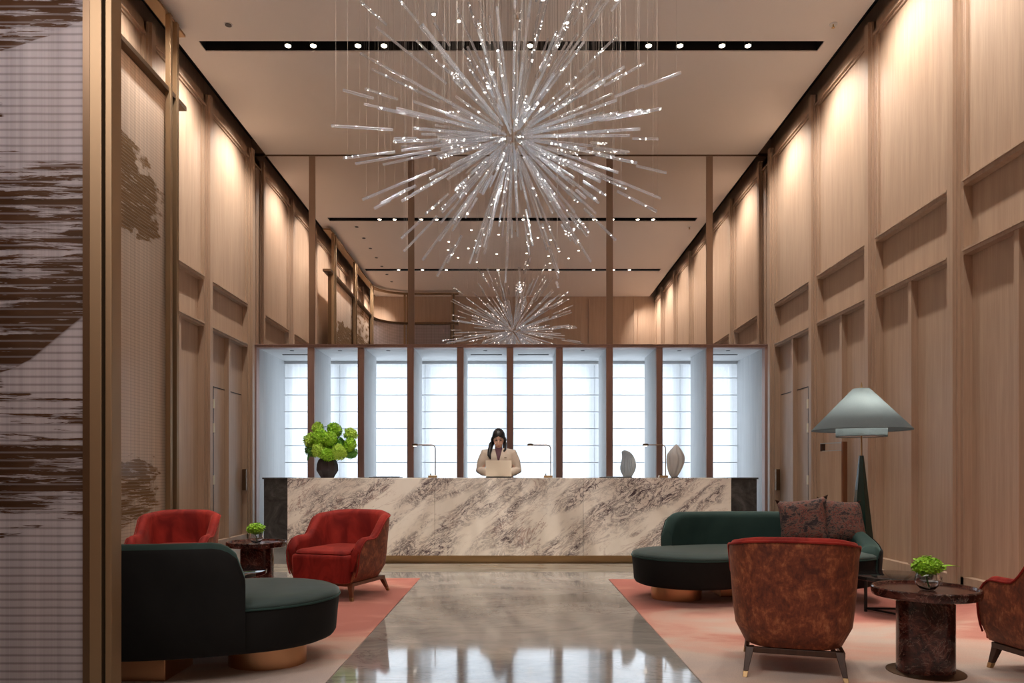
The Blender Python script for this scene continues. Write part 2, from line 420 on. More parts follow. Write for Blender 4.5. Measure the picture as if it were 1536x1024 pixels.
# ------------------------------------------------------------------ room shell
XL, XR = -4.15, 4.06          # faces of the panelled walls
YM = 12.0                     # mirror / window-frame plane
YB = 2.45                     # rear wall of the lounge (the camera stands in the entrance behind it)
ZC = 6.18
BAYS = [11.75, 10.12, 8.5, 6.87, 5.24, 3.61]

fl = MB().box(-4.6, 4.6, -2.2, 14.2, -.1, 0).build('floor', M['floor'], ang=0); struct(fl)
# light stone border strip in front of the desk
m_, nt_, b_ = newmat('light_marble_strip')
L(nt_, ramp(nt_, noisetex(nt_, coords(nt_, (.7, 3, 1)), 2, 8, .65, 1), [(.3, (.33, .29, .23)), (.6, (.50, .45, .37))]), b_.inputs['Base Color']); b_.inputs['Roughness'].default_value = .08
struct(MB().box(-4.15, 4.06, 8.05, 8.72, 0, .004).build('trim_1', m_, ang=0))

def panelled_wall(name, X, sgn, door_bay):
    """sgn=+1: wall on the right (room towards -X)."""
    b = MB(); I = lambda a, c: (X+sgn*a, X+sgn*c)     # a<0 = proud into the room
    def bx(a, c, y0, y1, z0, z1): b.box(X+sgn*a, X+sgn*c, y0, y1, z0, z1)
    bx(.08, .30, YB, YM+1.6, 0, 6.6)                        # backing
    ys = sorted(BAYS)
    for i, y in enumerate(ys):
        bx(0, .08, y-.12, y+.12, 0, 6.14)
        bx(-.055, 0, y-.045, y+.045, 0, 6.16)
        bx(-.025, 0, y-.075, y+.075, 0, 6.15)
    bx(0, .08, YB, YB+.12, 0, 6.14)
    bx(0, .08, ys[-1]+.1, YM, 0, 6.14)
    bx(0, .08, YB, YM, 6.0, 6.14); bx(-.02, 0, YB, YM, 6.0, 6.02)
    bx(0, .08, YB, YM, 0, .12)
    edges = [YB+.0]+ys
    for i in range(len(edges)-1):
        y0 = edges[i]+.12; y1 = edges[i+1]-.12
        if y1-y0 < .3: continue
        bx(.03, .08, y0, y1, 3.70, 6.0)                    # shallow upper field
        for (q0, q1) in ((y0, y0+.025), (y1-.025, y1)): bx(.008, .03, q0, q1, 3.72, 6.0)
        bx(.008, .03, y0, y1, 5.975, 6.0)
        bx(.0, .08, y0, y1, 3.655, 3.72); bx(-.02, 0, y0, y1, 3.69, 3.705)
        bx(.0, .08, y0, y1, 3.03, 3.09); bx(-.02, 0, y0, y1, 3.06, 3.075)
        ym = (y0+y1)/2
        bx(.01, .08, ym-.03, ym+.03, .12, 3.03)
    return struct(b.build(name, M['oak'], ang=0))
wl = panelled_wall('wall_left', XL, -1, 4)
wr = panelled_wall('wall_right', XR, 1, 4)

def door(name, X, sgn, y0, y1):
    root = bpy.data.objects.new(name, None); COL.objects.link(root); root.location = (X, (y0+y1)/2, 0); root['kind'] = 'structure'
    ym = 10.935; cy = (y0+y1)/2
    b = MB()
    for (a, c) in ((y0, ym-.035), (ym+.035, y1)):
        b.box(sgn*.072, sgn*.078, a-cy, c-cy, .13, 2.27)
    b.build('door_leaf', M['oak'], root, ang=0)
    g = MB().box(sgn*.069, sgn*.0795, y0-.01-cy, y1-cy, 2.272, 2.284).box(sgn*.069, sgn*.0795, y0-.012-cy, y0-cy, .13, 2.28).build('door_reveal', M['black'], root, ang=0)
    for z in (2.04, 1.70, .97, .35):
        MB().box(sgn*.062, sgn*.075, y0-.03-cy, y0+.03-cy, z-.065, z+.065).build('hinge', M['brass'], root, bevel=.003)
    MB().box(sgn*-.01, sgn*.05, y1-.02-cy, y1+.03-cy, .80, 1.13).build('door_handle', M['brassdark'], root, bevel=.004)
    return root
door('door_1', XL, -1, 10.50, 11.56)
door('door_2', XR, 1, 10.50, 11.56)

# ceiling with two black slots and a dark shadow gap along the walls
CX0, CX1 = XL+.16, XR-.15
SLOTS = [(8.857, 9.07), (5.14, 5.35)]
SX0, SX1 = -3.74, 3.68
b = MB(); T = .25
segs = [YB, 5.14, 5.35, 8.857, 9.07, YM]
b.box(CX0, CX1, YB, 5.14, ZC, ZC+T); b.box(CX0, CX1, 5.35, 8.857, ZC, ZC+T); b.box(CX0, CX1, 9.07, YM, ZC, ZC+T)
for (a, c) in SLOTS:
    b.box(CX0, SX0, a, c, ZC, ZC+T); b.box(SX1, CX1, a, c, ZC, ZC+T)
struct(b.build('ceiling', M['ceiling'], ang=0))
b = MB()
for (a, c) in SLOTS:
    b.box(SX0, SX1, a, c, ZC+T, ZC+T+.02)
    b.box(SX0, SX1, a, a+.006, ZC+.012, ZC+T); b.box(SX0, SX1, c-.006, c, ZC+.012, ZC+T)
    b.box(SX0, SX0+.006, a, c, ZC+.012, ZC+T); b.box(SX1-.006, SX1, a, c, ZC+.012, ZC+T)
b.box(XL-.2, CX0, YB, YM, ZC+T, ZC+T+.02); b.box(CX1, XR+.2, YB, YM, ZC+T, ZC+T+.02)
b.box(CX0-.004, CX0, YB, YM, ZC+.012, ZC+T); b.box(CX1, CX1+.004, YB, YM, ZC+.012, ZC+T)
struct(b.build('trim_2', M['black'], ang=0))
struct(MB().box(-4.7, 4.7, -2.4, 14.3, 6.62, 6.7).build('trim_3', M['black'], ang=0))

# rear wall with the wide opening the camera looks through, and the entrance vestibule
b = MB(); OX = 2.5; OZ = 3.5
b.box(-4.45, -OX, YB-.25, YB, 0, 6.6); b.box(OX, 4.36, YB-.25, YB, 0, 6.6); b.box(-OX, OX, YB-.25, YB, OZ, 6.6)
for x in (-3.0, -1.75, -.5, .9, 2.2, 3.5):
    b.box(x-.05, x+.05, YB, YB+.04, OZ, 6.1)
struct(b.build('wall_back', M['oak'], ang=0))
b = MB()
b.box(-OX-.35, -OX-.05, -2.2, YB-.25, 0, OZ); b.box(OX+.05, OX+.35, -2.2, YB-.25, 0, OZ); b.box(-OX-.35, OX+.35, -2.4, -2.2, 0, OZ)
struct(b.build('wall_entrance', M['oak'], ang=0))
struct(MB().box(-OX-.35, OX+.35, -2.4, YB-.25, OZ, OZ+.15).build('ceiling_entrance', M['ceiling'], ang=0))

# ------------------------------------------------------------------ mirror wall over the window bays
mx = [384, 463.3, 472.7, 612, 621.5, 909.5, 919.5, 1059.5, 1069.2, 1149]
px = lambda u, Y=YM: (u-U0)*Y/F
names = ['outermost left', 'between the two left bronze strips', 'widest and central', 'between the two right bronze strips', 'outermost right']
ZM0, ZM1 = 3.125, 6.16
for i in range(5):
    a, c = px(mx[2*i]), px(mx[2*i+1])
    if i == 0: a = XL-.10
    if i == 4: c = XR+.10
    o = MB().box(a, c, YM+.012, YM+.03, ZM0, ZM1).build('mirror_panel', M['mirror'], ang=0)
    tag(o, 'tall mirror panel above the window bays, '+names[i], 'mirror', 'mirror panels over the desk wall')
for i in range(4):
    a, c = px(mx[2*i+1]), px(mx[2*i+2])
    b = MB().box(a, c, YM+.0, YM+.03, ZM0, ZM1)
    struct(b.build('trim_%d' % (4+i), M['bronzestrip'], ang=0))
struct(MB().box(XL-.1, XR+.1, YM+.004, YM+.03, ZM1, ZC+.02).build('trim_8', M['brassdark'], ang=0))
struct(MB().box(XL-.3, XR+.3, YM+.035, YM+.2, 3.1, 6.6).build('wall_front', M['oak'], ang=0))

# window-bay frame: header, posts, jambs
posts = [(462, 472), (537, 546.5), (611, 621), (685.5, 695.5), (760, 770), (834, 844), (909, 919), (984, 993.5), (1059, 1069)]
b = MB(); b.box(XL-.1, XR+.1, YM-.05, YM+.12, 3.075, 3.125)
b.box(XL-.1, XR+.1, YM-.065, YM-.05, 3.115, 3.125)
struct(b.build('trim_9', M['redwood'], ang=0))
b = MB(); b.box(XL-.1, px(386), YM-.04, YM+.1, 0, 3.075); b.box(px(1146), XR+.1, YM-.04, YM+.1, 0, 3.075)
struct(b.build('trim_10', M['redwood'], ang=0))
for i, (a, c) in enumerate(posts):
    t = bpy.data.objects.new('trim_%d' % (11+i), None); COL.objects.link(t); t.location = (px((a+c)/2), YM, 0); struct(t)
    w = (px(c)-px(a))/2
    MB().box(-w, w, -.03, .03, 0, 3.075).build('post', M['redwood'], t, ang=0, bevel=.003)
    MB().box(-w, w, .031, 1.05, 0, 3.075).build('fin', M['wallpaper'], t, ang=0)
# bay side walls, soffit and window wall
YW = 13.45
b = MB(); b.box(px(386)-.3, px(386), YM+.1, 14.0, 0, 3.12); b.box(px(1146), px(1146)+.3, YM+.1, 14.0, 0, 3.12)
struct(b.build('wall_bay', M['wallpaper'], ang=0))
struct(MB().box(XL-.3, XR+.3, YM+.121, 14.0, 3.08, 3.14).build('ceiling_bay', M['soffit'], ang=0))
ZH = 3.03
b = MB(); b.box(px(386), px(1146), YW+.12, YW+.5, ZH+.0, 3.08); b.box(px(386), px(1146), YW-.03, YW+.0, ZH, 3.08)
struct(b.build('trim_20', M['soffit'], ang=0))
for u in (438, 510, 582.5, 728, 874, 1019, 1092):
    Yd = 12.28; x = px(u, Yd)
    t = thing('bay_downlight', 'small dark recessed spot in the bay soffit %s' % {438: 'at the far left bay', 510: 'in the second bay from left', 582.5: 'in the third bay from left', 728: 'above the receptionist', 874: 'in the fourth bay from right', 1019: 'in the second bay from right', 1092: 'in the far right bay'}[u], 'light', (x, Yd, 3.08), group='bay soffit spots')
    MB().lathe([(.035, -.004), (.035, .01)], 16).build('ring', M['plastic'], t)
    MB().lathe([(.02, -.006), (.02, -.004)], 12).build('lens', M['grille'], t)
for (a, c, w) in ((424, 462, 'far left bay'), (706, 753, 'bay above the receptionist'), (777, 823, 'bay right of the receptionist'), (1069, 1106, 'far right bay')):
    Yd = 12.68
    o = MB().box(px(a, Yd), px(c, Yd), Yd-.02, Yd+.02, 3.07, 3.085).build('air_grille', M['grille'], ang=0)
    tag(o, 'thin linear air grille in the soffit of the '+w, 'vent', 'bay soffit grilles')
# windows with blinds
cuts = [px(386)-.01, px(514.5, 13.7), px(640, 13.7), px(763, 13.7), px(889.5, 13.7), px(1015.5, 13.7), px(1146)+.01]
wn = ['outermost left window', 'window behind the second and third posts from left', 'window left of centre behind the receptionist', 'window right of centre beside the receptionist', 'window behind the ribbed grey sculpture', 'outermost right window']
for i in range(6):
    a, c = cuts[i], cuts[i+1]
    w = bpy.data.objects.new('window_%d' % (i+1), None); COL.objects.link(w); w.location = ((a+c)/2, YW+.2, 0); struct(w)
    hw = (c-a)/2
    b = MB(); b.box(-hw, -hw+.09, -.03, .08, 0, 3.06); b.box(hw-.09, hw, -.03, .08, 0, 3.06); b.box(-hw+.09, hw-.09, -.03, .08, 3.0, 3.06); b.box(-hw+.09, hw-.09, -.03, .08, 0, .08)
    b.build('window_frame', M['mullion'], w, ang=0)
    t = thing('window_blind', 'white sheer ribbed blind over the '+wn[i], 'blind', ((a+c)/2, YW, 0), group='white blinds behind the desk')
    MB().box(-hw+.004, hw-.004, 0, .0015, .02, ZH).build('fabric', M['blind'], t, ang=0)
    z = 3.03-.251; k = 0
    while z > .1:
        MB().box(-hw+.004, hw-.004, -.010, -.001, z-.006, z+.006).build('rib', M['mullion'], t, ang=0)
        z -= .3035
# sky light outside
def area(name, loc, rot, sx, sy, e, col):
    l = bpy.data.lights.new(name, 'AREA'); l.shape = 'RECTANGLE'; l.size = sx; l.size_y = sy; l.energy = e; l.color = col
    o = bpy.data.objects.new(name, l); COL.objects.link(o); o.location = loc; o.rotation_euler = rot; return o
SKYW, SKYH = 8.6, 3.3
area('daylight', (-.05, 14.15, 1.6), (-PI/2, 0, 0), SKYW, SKYH, SKYW*SKYH*PI*3.6, (.86, .94, 1.0))
struct(MB().box(-4.8, 4.8, 14.25, 14.3, -.1, 6.7).build('wall_outside', M['soffit'], ang=0))

# ------------------------------------------------------------------ ceiling lights
def spot(loc, tgt, e, ang=60, blend=.6, col=(1, .91, .82), size=.03):
    l = bpy.data.lights.new('spot', 'SPOT'); l.energy = e; l.spot_size = math.radians(ang); l.spot_blend = blend; l.color = col; l.shadow_soft_size = size
    o = bpy.data.objects.new('spot', l); COL.objects.link(o); o.location = loc
    d = Vector(tgt)-Vector(loc); o.rotation_euler = d.to_track_quat('-Z', 'Y').to_euler(); return o
ALLBAY = [(a+c)/2 for a, c in zip(BAYS[:-1], BAYS[1:])]+[3.0]
WASH = 360
for y in ALLBAY:
    for X, s in ((XL, -1), (XR, 1)):
        spot((X-s*.75, y, ZC-.01), (X+s*.05, y, 4.95), WASH, 108, 1.0, (1, .91, .82), .06)
# adjustable spots in the slots
def slot_spot(u, Yd, tgt, where, e=150, ang=38):
    x = px(u, Yd) if u > 50 else u
    t = thing('ceiling_spotlight', 'small black spotlight in the front ceiling slot, '+where, 'light', (x, Yd, ZC), group='spotlights in the front slot')
    MB().lathe([(.040, .02), (.043, .0), (.043, .0), (.043, .12), (.02, .14)], 20).build('housing', M['blackmetal'], t)
    MB().tube([(0, 0, .12), (0, 0, .24)], .01).build('stem', M['blackmetal'], t)
    MB().lathe([(.033, -.002), (.033, .015)], 16).build('lens', M['lens'], t)
    spot((x, Yd, ZC-.02), tgt, e, ang, .7)
SP = [(432, 'leftmost', (-2.9, 8.2, 0)), (470, 'second from the left end', (-2.3, 8.7, .5)), (537, 'third from the left end', (-1.4, 7.4, .3)), (576, 'fourth from the left end', (-1.6, 6.5, 0)),
      (795, 'just right of the chandelier centre', (0, 8.7, .5)), (973, 'first right of the chandelier', (1.5, 6.6, 0)), (1020, 'third from the right end', (1.8, 8.7, .5)),
      (1083, 'second from the right end', (2.5, 6.4, 0)), (1122, 'rightmost', (2.3, 6.2, 0))]
for u, w, tg in SP: slot_spot(u, 8.96, tg, w)
for x, tg, w in ((-2.9, (-2.6, 5.9, 0), 'nearest the left wall'), (-2.3, (-1.6, 6.1, 0), 'above the left sofa'), (-1.7, (-1.5, 8.7, .5), 'left of the centre line'), (-.4, (-.3, 8.9, .7), 'just left of the chandelier wires'), (.9, (1.2, 8.7, .5), 'right of the centre line'),
                 (2.0, (1.9, 4.1, 0), 'above the rust chair'), (2.5, (2.5, 4.3, 0), 'above the marble side table'), (2.9, (3.2, 5.2, 0), 'nearest the right wall')):
    t = thing('ceiling_spotlight', 'black spotlight in the rear ceiling slot, '+w, 'light', (x, 5.245, ZC), group='spotlights in the rear slot')
    MB().lathe([(.040, .02), (.043, .0), (.043, .12), (.02, .14)], 20).build('housing', M['blackmetal'], t)
    MB().tube([(0, 0, .12), (0, 0, .24)], .01).build('stem', M['blackmetal'], t)
    MB().lathe([(.033, -.002), (.033, .015)], 16).build('lens', M['lens'], t)
    spot((x, 5.245, ZC-.02), tg, 420 if tg[1] > 8 else 140, 50 if tg[1] > 8 else 42, .8)
# small recessed lights round the chandelier (seen in the mirror)
refl = [(814.7,340.3),(793,350),(826,359),(849,350),(868,362.5),(807,355.6),(837.5,371.6),(868,375),(823,383),(790,379),(853,386.6),(825,394),(791,397),
        (726,341),(714,359.7),(707,344),(748,351),(673,361.6),(702.5,371.6),(672,374),(687,385.6),(745,380),(715,392)]
for i, (u, v) in enumerate(refl):
    D = (ZC-H)*F/(V0-v); Yr = 24-D; x = (u-U0)*D/F
    t = thing('recessed_downlight', 'tiny bright downlight in the ceiling above the chandelier', 'light', (x, Yr, ZC), group='downlights over the chandelier')
    MB().lathe([(.034, -.006), (.034, .0)], 16).build('ring', M['steel'], t)
    MB().lathe([(.022, -.009), (.022, -.006)], 12).build('lens', M['lens'], t)
    if i % 2 == 0: spot((x, Yr, ZC-.02), (x*.9, Yr, 0), 42, 75, .7)
for k in range(7):
    Yk = 8.53-.735*k
    t = thing('ceiling_spotlight', 'small dark ceiling fitting near the left wall, %s' % ['nearest the mirror', 'second from the mirror', 'third from the mirror', 'fourth from the mirror', 'fifth from the mirror', 'sixth from the mirror', 'farthest from the mirror'][k], 'light', (-3.26, Yk, ZC), group='row of fittings along the left ceiling')
    MB().lathe([(.05, -.005), (.05, .0)], 20).build('ring', M['white'], t)
    MB().lathe([(.036, -.012), (.036, -.005)], 16).build('lens', M['plastic'], t)
t = thing('fire_sprinkler', 'small brass fire sprinkler on the ceiling near the right wall', 'sprinkler', (3.64, 8.52, ZC+.002))
MB().lathe([(.045, -.008), (.045, 0)], 20).build('escutcheon', M['white'], t)
MB().lathe([(.012, -.05), (.02, -.045), (.02, -.042), (.008, -.035), (.008, -.008)], 12).build('nozzle', M['brass'], t)
t = thing('fire_sprinkler', 'small brass fire sprinkler above the chandelier centre', 'sprinkler', (px(776, 8.35), 8.35, ZC+.002))
MB().lathe([(.045, -.008), (.045, 0)], 20).build('escutcheon', M['white'], t)
MB().lathe([(.012, -.05), (.02, -.045), (.02, -.042), (.008, -.035), (.008, -.008)], 12).build('nozzle', M['brass'], t)

# ------------------------------------------------------------------ chandelier
CC = Vector((-.013, 7.16, 4.28))
ch = thing('glass_rod_chandelier', 'huge starburst chandelier of clear glass rods hanging on fine wires from the ceiling', 'chandelier', CC)
rnd = random.Random(11)
rods = []
NR = 215
for i in range(NR):
    z = 1-2*(i+.5)/NR; ph = i*PI*(3-5**.5)+rnd.uniform(-.35, .35)
    z = max(-.985, min(.985, z+rnd.uniform(-.07, .07))); r = math.sqrt(1-z*z)
    d = Vector((r*math.cos(ph), r*math.sin(ph), z))
    R = 1.80 if z > -.2 else lerp(1.80, 1.50, min(1, (-z-.2)/.6))
    R = min(R, 1.86/abs(z)*1.0 if z > .3 else R)
    kind = rnd.random()
    if kind < .62:
        a = rnd.uniform(.10, .30); l = rnd.uniform(.45, 1.0); rods.append((d, a, a+l))
        if rnd.random() < .62:
            a2 = a+l+rnd.uniform(-.05, .22); l2 = rnd.uniform(.22, .55)
            d2 = (d+Vector((rnd.uniform(-1,1), rnd.uniform(-1,1), rnd.uniform(-1,1)))*.03).normalized()
            if a2+l2 < R: rods.append((d2, a2, a2+l2))
    elif kind < .85:
        a = rnd.uniform(.45, .9); l = rnd.uniform(.4, .85); rods.append((d, a, min(R, a+l)))
    else:
        a = rnd.uniform(1.15, 1.5); l = rnd.uniform(.24, .36); rods.append((d, a, min(R, a+l)))
def rodsize(r):
    d, a, e = r; p = CC+d*(a+e)/2; q = (d.cross(p.normalized())).length
    return (e-a)*q/p.y
rods.sort(key=rodsize, reverse=True)
def addrod(b, r):
    d, a, e = r; b.tube([d*a, d*e], .0125, 7)
for r in rods[:99]:
    b = MB(); addrod(b, r); b.build('glass_rod', M['rod'], ch, ang=60)
b = MB()
for r in rods[99:]: addrod(b, r)
o = b.build('glass_rods', M['rod'], ch, ang=60); o['kind'] = 'stuff'
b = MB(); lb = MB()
for d, a, e in rods:
    for q in (a+.04, e-.04):
        p = d*q; zt = ZC-CC.z
        if p.z < zt-.02 and rnd.random() < .75: b.tube([p, (p.x, p.y, zt)], .0006, 3, False)
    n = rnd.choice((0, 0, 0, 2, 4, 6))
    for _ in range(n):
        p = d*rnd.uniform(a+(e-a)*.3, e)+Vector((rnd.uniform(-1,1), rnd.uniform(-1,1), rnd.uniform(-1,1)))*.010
        lb.ellipsoid(p, (.0034,)*3, 6, 4)  # sparkle of the rods added as small glowing specks
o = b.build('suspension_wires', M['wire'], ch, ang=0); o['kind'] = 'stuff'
o = lb.build('sparkle_points', M['bead'], ch, ang=180); o['kind'] = 'stuff'; lab(o, 'tiny glowing dots added along the rods to imitate glass sparkle')

# ------------------------------------------------------------------ decorative screen at the left
SXs = -3.86; R_ = .95
path = [(SXs, 8.62), (SXs, 4.05)]
arc = [(SXs+R_-R_*math.cos(t*PI/2/10), 4.05-R_*math.sin(t*PI/2/10)) for t in range(1, 11)]
YS = 4.05-R_                           # 3.10
path = path+arc+[(-1.55, YS)]
sc = thing('decorative_screen', 'tall brass-framed woven screen with brown brush-stroke painting at the left', 'screen', (0, 0, 0))
def ribbon(pts, w, z0, z1, b):
    n = len(pts); Lr = []; 
    for i in range(n):
        p = Vector(pts[i]); 
        t = (Vector(pts[min(i+1, n-1)])-Vector(pts[max(i-1, 0)])).normalized(); nn = Vector((-t.y, t.x))
        Lr.append([(p.x+nn.x*w/2, p.y+nn.y*w/2, z0), (p.x+nn.x*w/2, p.y+nn.y*w/2, z1), (p.x-nn.x*w/2, p.y-nn.y*w/2, z1), (p.x-nn.x*w/2, p.y-nn.y*w/2, z0)])
    b.loft(Lr); return b
ribbon(path, .17, 5.235, 5.285, MB()).build('ledge_rail', M['brassdark'], sc, ang=50)
ribbon(path, .14, 6.085, 6.115, MB()).build('upper_rail', M['screenbrass'], sc, ang=50)
ribbon(path[:-1]+[(-1.62, YS)], .05, .0, .06, MB()).build('bottom_rail', M['screenbrass'], sc, ang=50)
def post(x, y, z1=6.1, w=.055): MB().box(x-w/2, x+w/2, y-w/2, y+w/2, 0, z1).build('post', M['screenbrass'], sc, ang=0, bevel=.003)
for y in (8.30, 6.2, 4.1):
    post(SXs+.07, y+.07); post(SXs+.07, y-.09)
    MB().box(SXs-.05, SXs+.04, y-.03, y+.02, 0, 5.23).build('inner_post', M['brassdark'], sc, ang=0)
post(-3.06, YS); post(-3.06+.09, YS)
# near end: dark frame edge, two brass posts
YP = YS
MB().box((128-U0)*YP/F, (140-U0)*YP/F, YP-.02, YP+.06, .0, 5.23).build('inner_post', M['brassdark'], sc, ang=0)
MB().box((140-U0)*YP/F, (158-U0)*YP/F, YP-.03, YP+.05, 0, 6.1).build('post', M['screenbrass'], sc, ang=0, bevel=.003)
MB().box((157-U0)*YP/F, (164-U0)*YP/F, YP, YP+.02, 0, 6.1).build('inner_post', M['black'], sc, ang=0)
MB().box((163.5-U0)*YP/F, (173-U0)*YP/F, YP-.03, YP+.05, 0, 6.1).build('post', M['screenbrass'], sc, ang=0, bevel=.003)
# brush painting: near front-facing panel.  v: 0 at top of picture (z1) .. 1 at bottom (z0)
zt = H+711*YP/F; zb = H-313*YP/F; xl = -771*YP/F; xr = (130-U0)*YP/F
K = lambda v: v/1024.0
xr_pts = [(0, 1.5), (K(20), 1.15), (K(60), .35), (K(75), 0.0), (K(222), 0.0), (K(236), 1.5), (K(420), 1.5), (K(460), 1.1), (K(500), .72), (K(545), .30), (K(560), 0.0), (K(590), 0.0), (K(598), 1.5), (K(740), 1.5), (K(780), .9), (K(805), .2), (K(820), 0.0)]
den_pts = [(0, .56), (K(225), .45), (K(262), .50), (K(300), .58), (K(390), .50), (K(440), .60), (K(560), .62), (K(600), .50), (K(640), .44), (K(700), .60), (K(790), .42), (1, .3)]
M['screenA'] = m_screen('woven_glass_painting_front', 'X', xl, xr, zb, zt, xr_pts, den_pts, (.66, .60, .62), (.13, .06, .03), .22)
MB().box(-2.92, (128-U0)*YP/F, YP+.005, YP+.02, .06, 5.23).build('glass_panel', M['screenA'], sc, ang=0)
sx0 = [(0, 0.0), (K(180), 0.0), (K(195), .7), (K(240), .9), (K(330), .9), (K(345), 0.0), (K(660), 0.0), (K(690), .8), (K(760), .95), (K(800), .5), (K(840), 0.0)]
sd = [(0, .5), (K(200), .62), (K(340), .62), (K(660), .45), (K(700), .6), (1, .4)]
ZT2, ZB2 = H+711*7.3/F, H-313*7.3/F
M['screenB'] = m_screen('woven_glass_painting_side', 'Y', 6.2, 8.3, ZB2, ZT2, sx0, sd, (.95, .82, .70), (.46, .29, .16), .15, .22)
for (a, c) in ((6.24, 8.27), (4.14, 6.16)):
    MB().box(SXs-.012, SXs+.003, a, c, .06, 5.23).build('glass_panel', M['screenB'], sc, ang=0)
ribbon([(SXs, 4.05)]+arc[:-1]+[(-2.93, YS)], .012, .06, 5.23, MB()).build('glass_panel', M['screenA'], sc, ang=50)

# ------------------------------------------------------------------ reception desk
dx0, dx1 = (431-U0)*8.75/F, (1097-U0)*8.75/F
dc = (dx0+dx1)/2
dk = thing('reception_desk', 'long cream marble reception desk with violet veins on a brass plinth', 'desk', (dc, 8.75, 0))
s1, s2 = (652-U0)*8.75/F-dc, (875-U0)*8.75/F-dc; e0, e1 = dx0-dc, dx1-dc
for k, (a, c) in enumerate(((e0, s1), (s1, s2), (s2, e1))):
    o = MB().box(a+.0015, c-.0015, 0, .04, .098, .985).build('front_slab', M['calacatta'], dk, ang=0, bevel=.0015)
MB().box(e0, e1, 0, 1.0, .985, 1.005).build('countertop', M['calacatta'], dk, ang=0, bevel=.002)
MB().box(e0+.002, e0+.04, .041, 1.0, .098, .985).build('side_slab', M['calacatta'], dk, ang=0)
MB().box(e1-.04, e1-.002, .041, 1.0, .098, .985).build('side_slab', M['calacatta'], dk, ang=0)
MB().box(e0+.06, e1-.06, .09, .92, 0.0, .098).build('plinth', M['brass'], dk, ang=0)
MB().box(e0+.045, e1-.045, .6, .64, .1, .984).build('back_panel', M['redwood'], dk, ang=0)
yb = 11.25
b2 = thing('back_counter', 'dark grey marble counter across the window bays behind the reception desk', 'counter', (-.045, yb, 0))
MB().box(-3.72, 3.70, 0, .55, .0, .975).build('body', M['darkstone'], b2, ang=0)
MB().box(-3.74, 3.72, -.02, .57, .976, 1.0).build('countertop', M['darkstone'], b2, ang=0, bevel=.002)

ZD = 1.005
# laptop
lp = thing('laptop', 'open champagne laptop, its lid turned to the viewer, on the reception desk', 'laptop', ((748-U0)*9.2/F, 9.2, ZD+.002))
MB().box(-.158, .158, 0, .22, .0, .014).build('base', M['plastic'], lp, ang=0, bevel=.003)
b = MB(); b.loft([[(-.158, -.0+dz, .016+.0) if False else (-.158+dx_, y_, z_) for dx_, y_, z_ in ((0, -.004+yy, .016), (.316, -.004+yy, .016), (.316, -.06+yy, .212), (0, -.06+yy, .212))] for yy in (0, .008)])
b.build('lid', M['laptop'], lp, ang=0, bevel=.002)
b = MB()
for r in range(4):
    for c in range(11): b.box(-.13+c*.024, -.11+c*.024, .05+r*.022, .068+r*.022, .014, .016)
o = b.build('keyboard', M['grille'], lp, ang=0)
# flat tablets on the desk
t = thing('document_tray', 'flat dark leather desk pad lying on the desk right of the flower vase', 'desk pad', ((579-U0)*9.3/F, 9.3, ZD))
MB().box(-.19, .19, -.13, .13, 0.001, .012).build('pad', M['plastic'], t, ang=0, bevel=.003)
MB().box(-.14, .16, -.10, .10, .0125, .018).build('folder', M['sculpt'], t, ang=0, bevel=.002)
t = thing('document_tray', 'flat dark leather desk pad lying under the curled grey sculpture', 'desk pad', ((922-U0)*9.25/F, 9.18, ZD))
MB().box(-.20, .16, -.10, .03, 0.001, .012).build('pad', M['plastic'], t, ang=0, bevel=.003)
MB().box(-.14, .14, -.09, .01, .0125, .017).build('folder', M['sculpt'], t, ang=0, bevel=.002)

def desk_lamp(u, lu, label, on=False):
    Yd = 9.3; x = (u-U0)*Yd/F
    t = thing('desk_lamp', label, 'lamp', (x, Yd, ZD), group='brass desk lamps')
    arm = (lu-u)*Yd/F; top = .41
    MB().box(-.085, .022, -.045, .045, 0.0, .03).build('base', M['brass'], t, ang=0, bevel=.004)
    MB().tube([(-.06, 0, .03), (-.06, 0, .052)], .007).build('switch', M['brassdark'], t)
    pts = [(0, 0, .03), (0, 0, top-.05)]+[(-.05+.05*math.cos(q*PI/2/6), 0, top-.05+.05*math.sin(q*PI/2/6)) for q in range(1, 7)]+[(arm+.05, 0, top)]
    MB().tube(pts, .0065, 10).build('pole', M['bronzestrip'], t, ang=60)
    MB().lathe([(.028, -.012), (.036, -.01), (.036, .012), (.012, .018)], 20, (arm+.02, 0, top)).build('lamp_head', M['brassdark'], t)
    MB().lathe([(.022, -.016), (.022, -.0125)], 14, (arm+.02, 0, top)).build('lens', M['bulb'], t)
    l = bpy.data.lights.new('desk_bulb', 'SPOT'); l.energy = 3; l.color = (1, .82, .6); l.spot_size = 1.8; l.shadow_soft_size = .02
    o = bpy.data.objects.new('desk_bulb', l); COL.objects.link(o); o.location = (x+arm+.02, Yd, ZD+top-.02)
desk_lamp(653, 620, 'slim brass desk lamp on the desk left of the laptop')
desk_lamp(826, 793, 'slim brass desk lamp on the desk right of the receptionist')
desk_lamp(998.5, 966, 'slim brass desk lamp on the desk between the two grey sculptures')

# sculptures
def ring_at(cx, cy, z, rx, ry, n=48, rib=0, k=16, ph=0):
    out = []
    for j in range(n):
        a = 2*PI*j/n; q = 1+rib*math.cos(k*a+ph)
        out.append((cx+rx*q*math.cos(a), cy+ry*q*math.sin(a), z))
    return out
s = .0083
